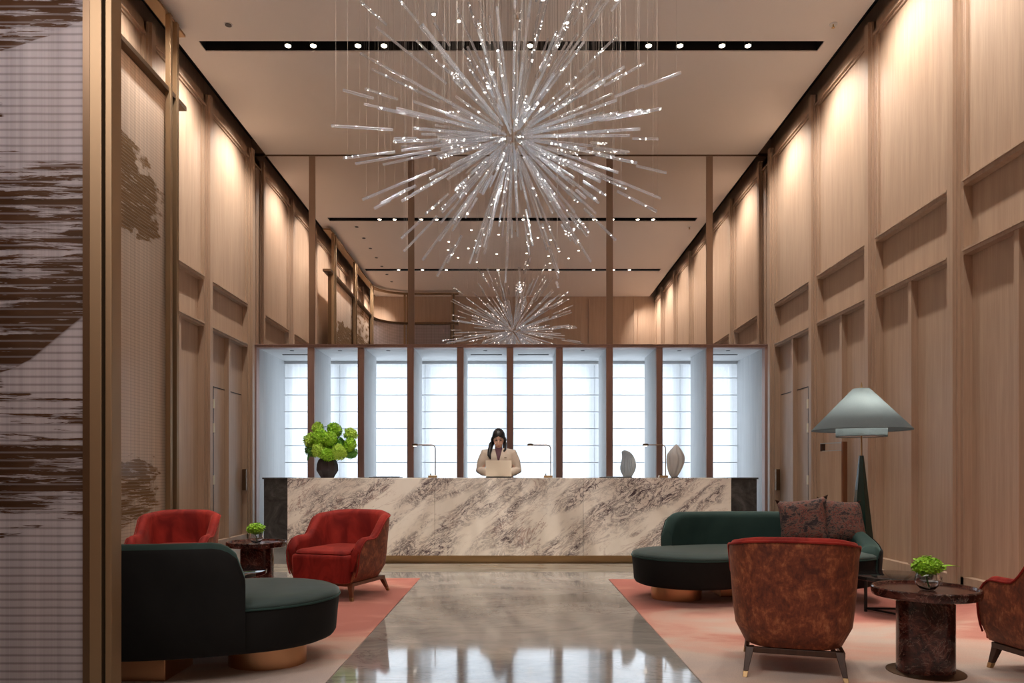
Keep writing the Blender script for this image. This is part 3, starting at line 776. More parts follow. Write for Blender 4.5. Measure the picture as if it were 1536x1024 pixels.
# curled shell-like form: widths traced by height (from photo), depth about 0.6 of the width
prof1 = [(0, 365, 480), (.03, 360, 485), (.10, 345, 500), (.20, 325, 525), (.32, 310, 545), (.45, 316, 552), (.58, 330, 548), (.70, 340, 530), (.80, 342, 508), (.88, 335, 485), (.94, 330, 455), (.985, 345, 420), (1.0, 372, 392)]
sc1 = thing('ribbed_sculpture', 'grey ribbed curled shell sculpture, left one of the two on the desk', 'sculpture', ((942-U0)*9.35/F, 9.35, ZD))
hgt = .345; kpx = 9.35/F/10.24; u0_ = 430
MB().loft([ring_at((a+c)/2*kpx-u0_*kpx, 0, f*hgt, (c-a)/2*kpx, max(.012, (c-a)/2*kpx*.62), 144, .05*min(1, f*4), 24, f*5) for f, a, c in prof1]).build('body', M['sculpt'], sc1, ang=180, sub=1)
MB().lathe([(.055, 0), (.05, .012)], 24).build('foot', M['plastic'], sc1)
prof2 = [(0, 1085, 1185), (.03, 1088, 1183), (.10, 1060, 1205), (.2, 1042, 1235), (.33, 1030, 1262), (.45, 1026, 1283), (.57, 1024, 1290), (.68, 1030, 1285), (.76, 1052, 1265), (.84, 1085, 1245), (.91, 1118, 1220), (.97, 1150, 1192), (1.0, 1165, 1174)]
sc2 = thing('leaf_sculpture', 'pale grey pointed bud sculpture with folded petals, right one on the desk', 'sculpture', ((1012.5-U0)*9.35/F, 9.35, ZD))
hgt = .42; u0_ = 1150
MB().loft([ring_at((a+c)/2*kpx-u0_*kpx, 0, f*hgt, (c-a)/2*kpx, max(.008, (c-a)/2*kpx*.7), 108, .10*math.sin(PI*min(1, f)), 9, f*3.4+math.sin(f*9)*.6) for f, a, c in prof2]).build('body', M['sculpt2'], sc2, ang=180, sub=1)
MB().lathe([(.05, 0), (.046, .012)], 24).build('foot', M['plastic'], sc2)

# ------------------------------------------------------------------ hydrangeas
def bloom_mesh(n=170, seed=1, pet=.27):
    rg = random.Random(seed); b = MB()
    b.ellipsoid((0, 0, 0), (.72, .72, .72), 14, 9)
    for i in range(n):
        z = 1-2*(i+.5)/n; ph = i*2.39996+rg.uniform(-.2, .2); r = math.sqrt(1-z*z)
        d = Vector((r*math.cos(ph), r*math.sin(ph), z)); a = d.orthogonal().normalized(); c = d.cross(a)
        lob = .86+.16*noise.noise(d*2.3+Vector((seed*3.1, 0, 0)))+rg.uniform(-.10, .10); base = d*lob; rot = rg.uniform(0, PI)
        for k in range(4):
            t = rot+k*PI/2; dr = a*math.cos(t)+c*math.sin(t); sd = a*-math.sin(t)+c*math.cos(t)
            up = rg.uniform(.02, .18)
            b.add([base, base+dr*pet*.55+sd*pet*.42+d*up, base+dr*pet*1.0+d*(up*1.4), base+dr*pet*.55-sd*pet*.42+d*up], [(0, 1, 2, 3)])
    return b
def flowers(parent, items, seed=3):
    src = {}
    for i, (x, y, z, r, m) in enumerate(items):
        if m not in src:
            o = bloom_mesh(150, seed+i).build('bloom', M[m], parent, ang=0); src[m] = o
        else:
            o = src[m].copy(); COL.objects.link(o); o.parent = parent
        o.location = (x, y, z); r *= 1.08; o.scale = (r*(1+.12*math.sin(i*2.1)), r, r*(.95+.12*math.cos(i*1.7))); o.rotation_euler = (i*.7, i*.4, i*1.3)
vx = (491-U0)*9.3/F
vs = thing('flower_vase', 'faceted dark plum ceramic vase at the left end of the marble desk', 'vase', (vx, 9.3, ZD))
MB().lathe([(.078, 0), (.082, .004), (.135, .088), (.137, .10), (.132, .17), (.112, .222), (.095, .24), (.085, .24), (.1, .2), (.09, .06)], 10, cap1=True).build('body', M['vaseblack'], vs, ang=20)
bq = thing('hydrangea_bouquet', 'large bunch of lime green hydrangeas in the dark vase on the desk', 'flowers', (vx, 9.3, ZD+.10))
k_ = 9.3/F/10.24
def q(u, v, r, y, m): return ((u-527)*k_, y, (978-v)*k_-.10, r*k_, m)
items = [q(372, 212, 78, .02, 'bloom2'), q(630, 240, 100, .03, 'bloom'), q(875, 310, 100, .04, 'bloom2'), q(270, 400, 95, .0, 'bloom2'), q(430, 370, 115, -.06, 'bloom'), q(590, 385, 115, -.10, 'bloom'),
         q(880, 470, 95, -.02, 'bloom'), q(290, 540, 100, .05, 'bloom3'), q(430, 560, 95, -.12, 'bloom2'), q(570, 620, 105, -.12, 'bloom'), q(740, 590, 100, -.12, 'bloom2'), q(870, 590, 90, .06, 'bloom3'), q(540, 480, 120, .08, 'bloom3'), q(700, 470, 100, .08, 'bloom3')]
flowers(bq, items)
for i, it in enumerate(items):
    MB().tube([(random.uniform(-.03, .03), random.uniform(-.03, .03), -.02), (it[0]*.45, it[1]*.5, it[2]*.55), (it[0], it[1], it[2])], .004, 6).build('stem', M['leaf'], bq, ang=60)
b = MB()
def leaf(b, p, d, l, w):
    p = Vector(p); d = Vector(d).normalized(); s_ = d.cross(Vector((0, 0, 1))).normalized(); up = s_.cross(d)
    L0 = []; 
    for i in range(7):
        t = i/6; wd = w*math.sin(PI*min(1, t*.92+.04))**.8; c = p+d*l*t+up*(-.25*l*t*t)
        L0.append([c-s_*wd+up*wd*.25, c, c+s_*wd+up*wd*.25])
    b.loft(L0, False, False, closed=False)
leaf(b, (-.06, -.02, .52), (.6, -.1, .2), .10, .022); leaf(b, (.16, 0, .42), (.4, -.2, .0), .12, .03); leaf(b, (-.2, .02, .22), (-.3, -.3, -.5), .12, .03); leaf(b, (.25, 0, .3), (.2, -.4, .6), .1, .03)
b.build('leaves', M['leaf'], bq, ang=60)

# ------------------------------------------------------------------ side tables with glass bowls
def side_table(x, y, label):
    t = thing('marble_side_table', label, 'table', (x, y, 0), 0, 'round dark red marble side tables')
    MB().lathe([(.235, -.035), (.257, -.028), (.262, -.01), (.262, .012), (.256, .018), (.245, .018), (.240, .006), (.0, .004)][:-1]+[(.02, .004)], 64, (0, 0, .437)).build('table_top', M['redmarble'], t)
    n = 48; poly = []
    for j in range(n):
        a = 2*PI*j/n; rx = .142; ry = .10
        ca, sa = math.cos(a), math.sin(a); e = 2.6
        r_ = (abs(ca/rx)**e+abs(sa/ry)**e)**(-1/e); poly.append((r_*ca, r_*sa))
    MB().prism(poly, .012, .402).build('pedestal', M['redmarble'], t, ang=30)
    MB().lathe([(.19, 0), (.19, .010), (.186, .012)], 48).build('base_plate', M['brassdark'], t)
    return t
TF = (2.175, 3.95); TK = (-2.29, 6.66)
side_table(TF[0], TF[1], 'dark red marble side table with raised rim between the two rust chairs at right')
side_table(TK[0], TK[1], 'dark red marble side table between the two red armchairs at left')
def bowl(x, y, z, label, lf, leafdir, lflab):
    t = thing('glass_bowl', label, 'vase', (x, y, z)); t.scale = (.80, .80, .80)
    MB().lathe([(.032, 0), (.045, .006), (.070, .035), (.077, .062), (.070, .095), (.058, .118), (.055, .118), (.066, .093), (.072, .062), (.065, .037), (.04, .012)], 40).build('bowl', M['glass'], t, ang=60)
    f = thing('hydrangea_flower', lflab, 'flower', (x, y, z+.012)); f.scale = (.78, .78, .84)
    b = bloom_mesh(150, lf).build('bloom', M['bloom'], f, ang=0); b.location = (-.005, 0, .135); b.scale = (.095, .085, .058)
    MB().tube([(.01, 0, .0), (-.005, .005, .06), (0, 0, .12)], .006, 6).build('stem', M['leaf'], f)
    if leafdir:
        lb_ = MB(); leaf(lb_, (.05, -.02, .12), (1, .05, .32), .16, .028); lb_.build('leaf', M['bloom'], f, ang=60)
bowl(TF[0]+.005, TF[1]-.01, .4415, 'clear glass bowl on the marble side table at right', 5, True, 'green hydrangea head with one long leaf in the glass bowl at right')
bowl(TK[0]+.0, TK[1]-.02, .4415, 'clear glass bowl on the marble side table at left', 6, False, 'round green hydrangea head in the glass bowl at left')

# black glass coffee tables
def coffee(x, y, r, label, z=.30):
    t = thing('black_coffee_table', label, 'table', (x, y, 0), 0, 'round black coffee tables')
    MB().lathe([(r-.004, -.03), (r, -.026), (r, -.002), (r-.004, 0), (.02, 0)], 72, (0, 0, z)).build('table_top', M['glossblack'], t)
    legs = []
    for a in (-95, 25, 145):
        a = math.radians(a); lx, ly = (r-.09)*math.cos(a), (r-.09)*math.sin(a); legs.append((lx, ly))
        MB().tube([(lx, ly, 0), (lx, ly, z-.03)], .012, 10).build('leg', M['blackmetal'], t)
    for i in range(3):
        a, c = legs[i], legs[(i+1) % 3]
        MB().tube([(a[0], a[1], .03), (c[0], c[1], .03)], .008, 8).build('stretcher', M['blackmetal'], t)
coffee(2.85, 5.57, .30, 'low round black coffee table behind the rust armchair, in front of the right sofa')
coffee(-2.36, 5.80, .42, 'low round black coffee table beside the left marble side table')

# ------------------------------------------------------------------ armchair
def make_armchair(label, group=None, legmat='walnut'):
    t = thing('armchair', label, 'chair', (0, 0, 0), 0, group)
    HW = .325; D0 = -.33; D1 = .29     # half width, back, front (front = +y)
    # U path, parameter s in 0..1 from front-left around back to front-right
    def upath(n=61):
        pts = []; R = .22
        segs = []
        l1 = (D1-(D0+R)); l2 = PI/2*R; l3 = 2*(HW-R); tot = 2*l1+2*l2+l3
        for i in range(n):
            d = tot*i/(n-1)
            if d < l1: pts.append((-HW, D1-d, -1, 0))
            elif d < l1+l2:
                a = (d-l1)/R; pts.append((-HW+R-R*math.cos(a), D0+R-R*math.sin(a), -math.cos(a), -math.sin(a)))
            elif d < l1+l2+l3: pts.append((-HW+R+(d-l1-l2), D0, 0, -1))
            elif d < l1+2*l2+l3:
                a = (d-l1-l2-l3)/R; pts.append((HW-R+R*math.sin(a), D0+R-R*math.cos(a), math.sin(a), -math.cos(a)))
            else: pts.append((HW, D0+R+(d-l1-2*l2-l3), 1, 0))
        return pts
    pts = upath()
    def top_h(x, y):
        f = sstep(.16, -.10, y)                    # 0 at arm, 1 at back
        arm = .505-.03*sstep(.1, .29, y)*0
        h = lerp(.52, .715, sstep(.06, -.19, y))-.024*max(0, (abs(x)-.17)/.155)**2*sstep(-.1, -.2, y)
        h += .012*(1-(x/HW)**2)*(1 if y < -.1 else 0)
        # rounded front of the arm
        if y > .17: h -= .10*((y-.17)/.12)**2.2
        return h
    def section(p, inner):
        x, y, nx, ny = p; h = top_h(x, y); th = .075
        def at(off, z):
            fl = .045*((z-.15)/.55)-.045*max(0, 1-(z-.15)/.16)**2                # flare with height
            k = off+fl
            return (x+nx*k, y+ny*(k if y < 0 else k), z)
        zb = .14
        if inner:
            zs = [zb+.10, .30, .40, lerp(.40, h, .5), h-.045]
            out = [at(-th, z) for z in zs]
            out += [at(-th+.008, h-.02), at(-th*.62, h-.004), at(-th*.35, h), at(-.012, h-.006), at(.0, h-.022)]
            out += [at(-.008, z) for z in (h-.045, lerp(.40, h, .5), .30, zb+.10)]
            return out
        else:
            zs = [zb, .25, .35, lerp(.35, h, .5), h-.05, h-.026]
            rb = [at(-.035, zb), at(-.006, zb+.012)]+[at(.006, z) for z in zs[1:-1]]+[at(.003, h-.026)]
            return rb+[at(-.004, h-.026), at(-.007, .4), at(-.02, zb+.02)]
    MB().loft([section(p, True) for p in pts]).build('backrest', M['redvelvet'], t, ang=50)
    MB().loft([section(p, False) for p in pts]).build('outer_cover', M['rust'], t, ang=50)
    # piping along the upper edge
    pip = []
    for p in pts:
        x, y, nx, ny = p; h = top_h(x, y); k = .008+.045*((h-.17)/.55); pip.append((x+nx*k, y+ny*k, h-.022))
    x, y, nx, ny = pts[0]; kk = lambda z: .008+.045*((z-.15)/.55)-.045*max(0, 1-(z-.15)/.16)**2
    pip = [(x+nx*kk(z), y+.004, z) for z in (.2, .24, .3, .36)]+pip
    x, y, nx, ny = pts[-1]; pip = pip+[(x+nx*kk(z), y+.004, z) for z in (.36, .3, .24, .2)]
    MB().tube(pip, .006, 8).build('piping', M['redvelvet'], t, ang=60)
    # seat: thick body with front face
    def rr(hw, y0, y1, r, z, n=8):
        o = []
        for cx, cy, a0 in ((hw-r, y1-r, 0), (-hw+r, y1-r, 90), (-hw+r, y0+r, 180), (hw-r, y0+r, 270)):
            for i in range(n+1):
                a = math.radians(a0+90*i/n); o.append((cx+r*math.cos(a), cy+r*math.sin(a), z))
        return o
    MB().loft([rr(.240, -.17, .325, .03, .145), rr(.266, -.17, .345, .035, .155), rr(.275, -.24, .352, .04, .34), rr(.272, -.24, .350, .04, .365), rr(.262, -.24, .338, .05, .378)]).build('seat_base', M['redvelvet'], t, ang=50)
    MB().loft([rr(.245, -.25, .325, .05, .378), rr(.255, -.25, .338, .06, .386), rr(.252, -.25, .332, .06, .402), rr(.235, -.24, .31, .06, .414), rr(.16, -.2, .22, .06, .425), rr(.05, -.1, .1, .03, .428)]).build('seat_cushion', M['redvelvet'], t, ang=60)
    fr = MB()
    fr.box(-.25, .25, .25, .275, .115, .145); fr.box(-.25, .25, -.275, -.25, .115, .145); fr.box(-.275, -.25, -.275, .275, .115, .145); fr.box(.25, .275, -.275, .275, .115, .145)
    fr.build('frame', M[legmat], t, ang=0, bevel=.003)
    for sx in (-1, 1):
        for sy in (-1, 1):
            x0, y0 = sx*.245, sy*.25; x1, y1 = sx*.275, sy*(.285 if sy > 0 else .33)
            def sq(f, hw): 
                x, y, z = lerp(x0, x1, f), lerp(y0, y1, f), lerp(.145, 0, f); return [(x-hw, y-hw, z), (x+hw, y-hw, z), (x+hw, y+hw, z), (x-hw, y+hw, z)]
            lg = MB().loft([sq(0, .024), sq(.8, .014)]).build('leg', M[legmat], t, ang=0, bevel=.003)
            MB().loft([sq(.8, .0145), sq(1, .0125)]).build('ferrule', M['brass'], lg, ang=0, bevel=.002)
    return t
def rz_from_dir(dx, dy): return math.atan2(dy, dx)-PI/2      # local +y -> direction
A = make_armchair('red velvet armchair with rust sides, turned three-quarter in front of the marble desk')
A.location = (-1.50, 6.50, .006); A.rotation_euler.z = rz_from_dir(-.33, -.95)
J = copy_tree(A); J.scale = (.94, .94, .985); J.location = (-3.02, 6.66, .006); J.rotation_euler.z = rz_from_dir(.12, -1); tag(J, 'red velvet armchair facing the viewer against the left screen, half hidden by the sofa', 'chair')
D = make_armchair('rust mottled velvet armchair seen from behind in the right foreground', None, 'darkleg')
D.location = (1.515, 4.08, .006); D.rotation_euler.z = rz_from_dir(.30, .95); D.scale = (.88, .94, 1)
E = copy_tree(D); E.location = (2.85, 3.80, .006); E.rotation_euler.z = rz_from_dir(-.12, .99); tag(E, 'rust mottled velvet armchair cut off by the right edge, beside the marble side table', 'chair')
E.scale = (.90, .95, .98)

# ------------------------------------------------------------------ curved sofas (front = -y local)
def make_sofa(label, group):
    t = thing('curved_sofa', label, 'sofa', (0, 0, 0), 0, group)
    ctl = [(-.55, -.10), (0.0, .06), (.52, -.05)]
    HWd = .49
    # centre curve as quadratic through the three points
    def cen(u):
        a = Vector(ctl[0]); m = Vector(ctl[1])*2-(Vector(ctl[0])+Vector(ctl[2]))*.5; c = Vector(ctl[2])
        return a*(1-u)**2+m*2*u*(1-u)+c*u*u
    def nor(u):
        d = (cen(min(1, u+.01))-cen(max(0, u-.01))).normalized(); return Vector((-d.y, d.x))
    def outline(off=0, n=14, front_pull=0):
        hw = HWd+off; o = []
        for i in range(n+1):
            u = i/n; p = cen(u)+nor(u)*hw; o.append((p.x, p.y))
        nr = nor(1); a0 = math.atan2(nr.y, nr.x)
        for i in range(1, n+4): a = a0-PI*i/(n+4); o.append((cen(1).x+hw*math.cos(a), cen(1).y+hw*math.sin(a)))
        for i in range(n+1):
            u = 1-i/n; p = cen(u)-nor(u)*hw; o.append((p.x, p.y))
        nl = nor(0); a0 = math.atan2(-nl.y, -nl.x)
        for i in range(1, n+4): a = a0-PI*i/(n+4); o.append((cen(0).x+hw*math.cos(a), cen(0).y+hw*math.sin(a)))
        return o
    def ring(off, z): return [(x, y, z) for x, y in outline(off)]
    MB().loft([ring(-.06, .135), ring(-.035, .145), ring(-.02, .17), ring(-.005, .34), ring(-.006, .362)]).build('seat_base', M['darkvelvet'], t, ang=50)
    MB().loft([ring(-.012, .362), ring(-.002, .372), ring(-.006, .388), ring(-.03, .40), ring(-.12, .412), ring(-.25, .416), ring(-.40, .418)]).build('seat_cushion', M['tealvelvet'], t, ang=60)
    ol = outline(-.002); MB().tube([(x, y, .364) for x, y in ol+[ol[0]]], .006, 6).build('piping', M['greenvelvet'], t, ang=60)
    # backrest runs along the rear edge and wraps the right end
    rear = []
    for i in range(40):
        u = .06+.94*i/39; n_ = nor(u); p = cen(u); rear.append((p, n_))
    nr = nor(1); a0 = math.atan2(nr.y, nr.x)
    for i in range(1, 30):
        a = a0-math.radians(108)*i/29; rear.append((cen(1), Vector((math.cos(a), math.sin(a)))))
    Nn = len(rear); rings = []; back = []
    dist = [0]
    for i in range(1, Nn):
        pa = rear[i-1][0]+rear[i-1][1]*HWd; pb = rear[i][0]+rear[i][1]*HWd; dist.append(dist[-1]+(pb-pa).length)
    tot = dist[-1]
    for i, (p, n_) in enumerate(rear):
        d = dist[i]; h = .705
        r = .16
        if d < r: h = .705-r+math.sqrt(max(0, r*r-(r-d)**2))
        e = tot-d
        h -= .245*sstep(1.0, .10, e)
        if e < .10: h -= .06*(1-e/.10)**2
        z0 = .15
        def at(off, z): k = HWd+off+.03*(z-.15); q_ = p+n_*k; return (q_.x, q_.y, z)
        hb = h
        sec = [at(-.15, z0+.2), at(-.15, .40), at(-.148, lerp(.4, hb, .5)), at(-.15, hb-.06), at(-.142, hb-.028), at(-.115, hb-.006), at(-.075, hb), at(-.035, hb-.006), at(-.008, hb-.028), at(.004, hb-.06), at(.006, lerp(.36, hb, .5)), at(.005, .36), at(-.003, .17), at(-.03, z0)]
        rings.append(sec)
        back.append([at(.0, hb-.024), at(.014, hb-.048), at(.016, lerp(.36, hb, .5)), at(.015, .36), at(.008, .17), at(-.02, z0-.004), at(-.03, z0+.005), at(-.0, .17), at(.0, .36), at(.0, hb-.06)])
    MB().loft(rings).build('backrest', M['greenvelvet'], t, ang=60)
    MB().loft(back).build('back_panel', M['darkvelvet'], t, ang=60)
    pl = []
    MB().loft([[(-.66+.21*math.cos(2*PI*j/48), -.06+.19*math.sin(2*PI*j/48), z) for j in range(48)] for z in (0, .134)]).build('plinth', M['copper'], t)
    MB().box(-.27, .5, .0, .33, 0, .134).build('plinth', M['copper'], t, ang=0, bevel=.004)
    return t
Hs = make_sofa('dark green velvet curved sofa with two patterned cushions in front of the right wall', 'curved green sofas')
Hs.location = (2.03, 6.37, .006); Hs.scale = (1, 1, 1)
I_ = copy_tree(Hs); I_.location = (-2.03, 4.10, .006); I_.rotation_euler.z = PI; tag(I_, 'dark green velvet curved sofa seen from behind in the left foreground', 'sofa', 'curved green sofas')

# cushions
def cushion(loc, rot, mat, label, s=.40):
    n = 14; b = MB(); 
    def pt(i, j, sg):
        u = -1+2*i/n; v = -1+2*j/n
        e = (1-u**4)*(1-v**4); th = .085*max(0, e)**.55
        pin = 1-.07*(1-abs(u)**2)*abs(v)**3; pin2 = 1-.07*(1-abs(v)**2)*abs(u)**3
        cf = 1+.09*abs(u)**7*abs(v)**7
        return (u*s/2*pin2*cf, sg*th, v*s/2*pin*cf)
    for sg in (-1, 1):
        vs_ = [pt(i, j, sg) for i in range(n+1) for j in range(n+1)]
        fs_ = [(i*(n+1)+j, (i+1)*(n+1)+j, (i+1)*(n+1)+j+1, i*(n+1)+j+1) for i in range(n) for j in range(n)]
        b.add(vs_, fs_)
    o = b.build('throw_cushion', mat, None, ang=180)
    import bmesh
    bm = bmesh.new(); bm.from_mesh(o.data); bmesh.ops.remove_doubles(bm, verts=bm.verts, dist=.0005); bmesh.ops.recalc_face_normals(bm, faces=bm.faces); bm.to_mesh(o.data); bm.free()
    o.location = loc; o.rotation_euler = rot; tag(o, label, 'cushion', 'patterned cushions on the right sofa'); return o
cushion((2.46, 6.36, .645), (math.radians(-16), math.radians(-7), math.radians(-30)), M['pillow1'], 'floral tapestry cushion leaning on the sofa, the left and front one')
cushion((2.86, 6.50, .635), (math.radians(-22), math.radians(5), math.radians(12)), M['pillow2'], 'darker floral tapestry cushion leaning on the sofa, right of the other')

# ------------------------------------------------------------------ floor lamp
lx, ly = 3.30, 7.10
fl_ = thing('floor_lamp', 'tall floor lamp with grey-blue conical shade and dark green base behind the sofa', 'lamp', (lx, ly, 0))
b = MB(); b.loft([[(w*math.cos(a), w*math.sin(a), z) for a in [math.radians(30+60*k) for k in range(6)]] for w, z in ((.15, 0), (.022, 1.227))]); b.build('base', M['greenlacquer'], fl_, ang=0, bevel=.002)
MB().tube([(0, 0, 1.22), (0, 0, 1.90)], .009, 12).build('pole', M['brass'], fl_)
MB().lathe([(.012, 1.86), (.012, 1.875), (.004, 1.885), (.007, 1.905), (.002, 1.925)], 12).build('finial', M['brass'], fl_)
def cone_sheet(r0, z0, r1, z1, th=.003): return MB().lathe([(r0, z0), (r1, z1), (r1-th, z1), (r0-th, z0+.0)], 72, cap0=False, cap1=False)
b = MB(); prof = [(.443, 1.465), (.443, 1.472), (.075, 1.862), (.068, 1.862), (.436, 1.470), (.436, 1.465)]
b.lathe(prof+[prof[0]], 72, cap0=False, cap1=False); b.build('lamp_shade', M['shade'], fl_, ang=40)
prof = [(.225, 1.405), (.225, 1.60), (.221, 1.60), (.221, 1.405)]
MB().lathe(prof+[prof[0]], 64, cap0=False, cap1=False).build('inner_shade', M['shade'], fl_, ang=40)
MB().lathe([(.218, 1.412), (.218, 1.416)], 48).build('diffuser', M['white'], fl_)
MB().ellipsoid((0.05, 0, 1.56), (.03, .03, .045), 14, 10).build('bulb', M['bulb'], fl_, ang=180)
l = bpy.data.lights.new('lamp_bulb', 'POINT'); l.energy = 13; l.color = (1, .90, .78); l.shadow_soft_size = .05
o = bpy.data.objects.new('lamp_bulb', l); COL.objects.link(o); o.location = (lx, ly-.07, 1.64)

# wooden stand by the right wall
pn = Vector((3.90, 8.85)); pf = Vector((3.77, 9.20)); dr_ = (pf-pn); le = dr_.length
st = thing('wooden_host_stand', 'narrow oak stand with open slot at its top, by the right wall', 'stand', (pn.x, pn.y, 0), rz_from_dir(dr_.x, dr_.y))
MB().box(0, .05, .03, le-.0, 0, 1.33).build('panel', M['oak'], st, ang=0, bevel=.002)
MB().box(-.002, .06, -.0, .028, 0, 1.437).build('side_post', M['walnut'], st, ang=0, bevel=.002)
MB().box(0, .05, le-.03, le, 1.332, 1.42).build('side_block', M['darkleg'], st, ang=0)
MB().box(0, .05, .029, le, 1.421, 1.433).build('top_rail', M['mullion'], st, ang=0)
MB().box(0, .05, .029, le-.031, 1.331, 1.337).build('lower_rail', M['mullion'], st, ang=0)

# ------------------------------------------------------------------ rugs
rgR = MB().box(.945, 3.85, 2.9, 7.45, .0005, .006)
o = rgR.build('area_rug', m_rug('coral_cream_rug_right', (2.2, .6, 0), 3.0, 6.2), ang=0); tag(o, 'coral and cream abstract rug under the right seating group', 'rug', None)
rgL = MB().box(-3.35, -.945, 3.45, 7.52, .0005, .006)
o = rgL.build('area_rug', m_rug('coral_cream_rug_left', (0, 0, 0), 3.0, 5.4), ang=0); tag(o, 'coral and cream abstract rug under the left seating group', 'rug', None)

# ------------------------------------------------------------------ receptionist
PX, PY = (748-U0)*9.92/F, 9.95
pr = thing('person', 'person in beige jacket with dark hair, looking down at the laptop behind the desk', 'person', (PX, PY, 0))
b = MB()
def ell(c, r, rot=None, n=20, m=12): b.ellipsoid(c, r, n, m, rot)
Rx = lambda d: Matrix.Rotation(math.radians(d), 3, 'X')
# head: faces -y, bowed forward
hc = Vector((0, -.045, 1.525)); hr = Rx(24)      # bow forward (chin in)
def hp(x, y, z): return hc+hr @ Vector((x, y, z))
b.loft([[tuple(hp(rx*math.cos(2*PI*j/24), cy+ry*math.sin(2*PI*j/24), z)) for j in range(24)] for z, rx, ry, cy in
        [(-.118, .018, .020, -.060), (-.108, .034, .036, -.048), (-.085, .050, .058, -.028), (-.055, .062, .076, -.012), (-.02, .070, .088, -.002), (.02, .075, .094, .004), (.055, .074, .094, .008), (.085, .064, .082, .010), (.105, .045, .058, .012), (.117, .018, .024, .012)]])
ell(hp(0, -.098, -.022), (.011, .014, .026), hr); ell(hp(0, -.108, -.036), (.015, .012, .009), hr)
ell(hp(0, -.084, -.075), (.022, .012, .012), hr)
ell(hp(0, -.076, -.104), (.020, .014, .013), hr)
for s_ in (-1, 1):
    ell(hp(s_*.076, .008, -.012), (.008, .018, .030), hr); ell(hp(s_*.036, -.068, -.045), (.020, .018, .020), hr)
b.tube([(0, .0, 1.30), (0, -.005, 1.38), (0, -.02, 1.46)], [.062, .052, .050], 16)
# torso and legs
def oval(cx, cy, z, rx, ry): return [(cx+rx*math.cos(2*PI*j/24), cy+ry*math.sin(2*PI*j/24), z) for j in range(24)]
b.loft([oval(0, .02, .82, .16, .115), oval(0, .02, .92, .165, .115), oval(0, .01, 1.03, .135, .095), oval(0, 0, 1.15, .145, .105), oval(0, .0, 1.26, .165, .105), oval(0, .005, 1.33, .17, .085), oval(0, .005, 1.375, .10, .065)])
for s_ in (-1, 1):
    b.tube([(s_*.085, .02, .86), (s_*.09, .015, .50), (s_*.088, .03, .46), (s_*.085, .035, .10), (s_*.085, .03, .05)], [.088, .058, .054, .036, .034], 16)
    ell((s_*.085, -.03, .035), (.038, .105, .030))
    sh = (s_*.175, .0, 1.325); elb = (s_*.235, .01, 1.10); wr_ = (s_*.115, -.27, 1.065)
    b.tube([(s_*.12, 0, 1.33), sh, elb], [.052, .052, .040], 14)
    b.tube([elb, (s_*.18, -.12, 1.085), wr_], [.041, .036, .025], 14)
    # palm and fingers reaching over the keyboard
    pc = Vector((s_*.095, -.325, 1.055)); b.loft([[tuple(pc+Vector((x*1.0, y, z))) for x, z in ((-.036, 0), (-.03, .012), (.03, .012), (.036, 0), (.03, -.011), (-.03, -.011))] for y in (.055, .0, -.04)])
    for k in range(4):
        fx = pc.x+(-.029+.0193*k); ln = (.062, .072, .068, .054)[k if s_ > 0 else 3-k]
        b.tube([(fx, pc.y-.03, pc.z), (fx*.98, pc.y-.04-ln*.45, pc.z+.006), (fx*.97, pc.y-.04-ln*.8, pc.z-.006), (fx*.97, pc.y-.04-ln, pc.z-.019)], [.0095, .0088, .008, .0065], 8)
    tx = pc.x-s_*.033
    b.tube([(tx+s_*.004, pc.y+.03, pc.z-.003), (tx-s_*.018, pc.y-.002, pc.z-.008), (tx-s_*.022, pc.y-.032, pc.z-.016)], [.012, .010, .008], 8)
body = b.build('body', M['skin'], pr, ang=180)
rm = body.modifiers.new('remesh', 'REMESH'); rm.mode = 'VOXEL'; rm.voxel_size = .0055; rm.use_smooth_shade = True
smd = body.modifiers.new('smooth', 'SMOOTH'); smd.iterations = 3
# face details
for s_ in (-1, 1):
    MB().ellipsoid(hp(s_*.030, -.0845, .004), (.0135, .006, .0045), 12, 8, hr).build('eye', M['hair'], pr, ang=180)
    MB().tube([hp(s_*.014, -.092, .022), hp(s_*.032, -.088, .028), hp(s_*.050, -.072, .022)], [.0022, .0028, .0015], 6).build('eyebrow', M['hair'], pr, ang=180)
MB().ellipsoid(hp(0, -.0955, -.073), (.021, .006, .0065), 12, 8, hr).build('mouth', M['lip'], pr, ang=180)
# hair: scalp shell parted in the middle, gathered behind and falling over one shoulder
hb_ = MB()
def hairpt(th, ph, k=1.0):
    return hp(.087*k*math.sin(th)*math.cos(ph), .010+.110*k*math.sin(th)*math.sin(ph), .010+.124*k*math.cos(th))
rings = []
for i in range(13):
    ring_ = []
    for j in range(36):
        ph = 2*PI*j/36; fr = max(0, -math.sin(ph))           # 1 at face side
        part = 1-abs(math.cos(ph))
        tmax = math.radians(lerp(128, 66+10*abs(math.cos(ph)), fr**.6))
        th = tmax*i/12; th = max(th, .02)
        k = 1+.02*math.sin(ph*9)
        ring_.append(tuple(hairpt(th, ph, k*(1.0 if i < 12 else .93))))
    rings.append(ring_)
hb_.loft(rings, True, True)
for s_ in (-1, 1):   # sides drawn back over the ears
    hb_.tube([hp(s_*.05, -.068, .060), hp(s_*.078, -.03, .02), hp(s_*.084, .02, -.03), hp(s_*.06, .07, -.07)], [.012, .018, .024, .028], 10)
hb_.tube([hp(-.05, .07, -.05), hp(-.10, .03, -.10), (-.115, -.06, 1.37), (-.125, -.105, 1.30), (-.105, -.125, 1.25)], [.03, .034, .030, .024, .008], 12)
hb_.tube([hp(.05, .07, -.05), hp(.083, .02, -.085), (.078, -.06, 1.375), (.07, -.09, 1.345)], [.03, .028, .022, .008], 12)
hb_.build('hair', M['hair'], pr, ang=180)
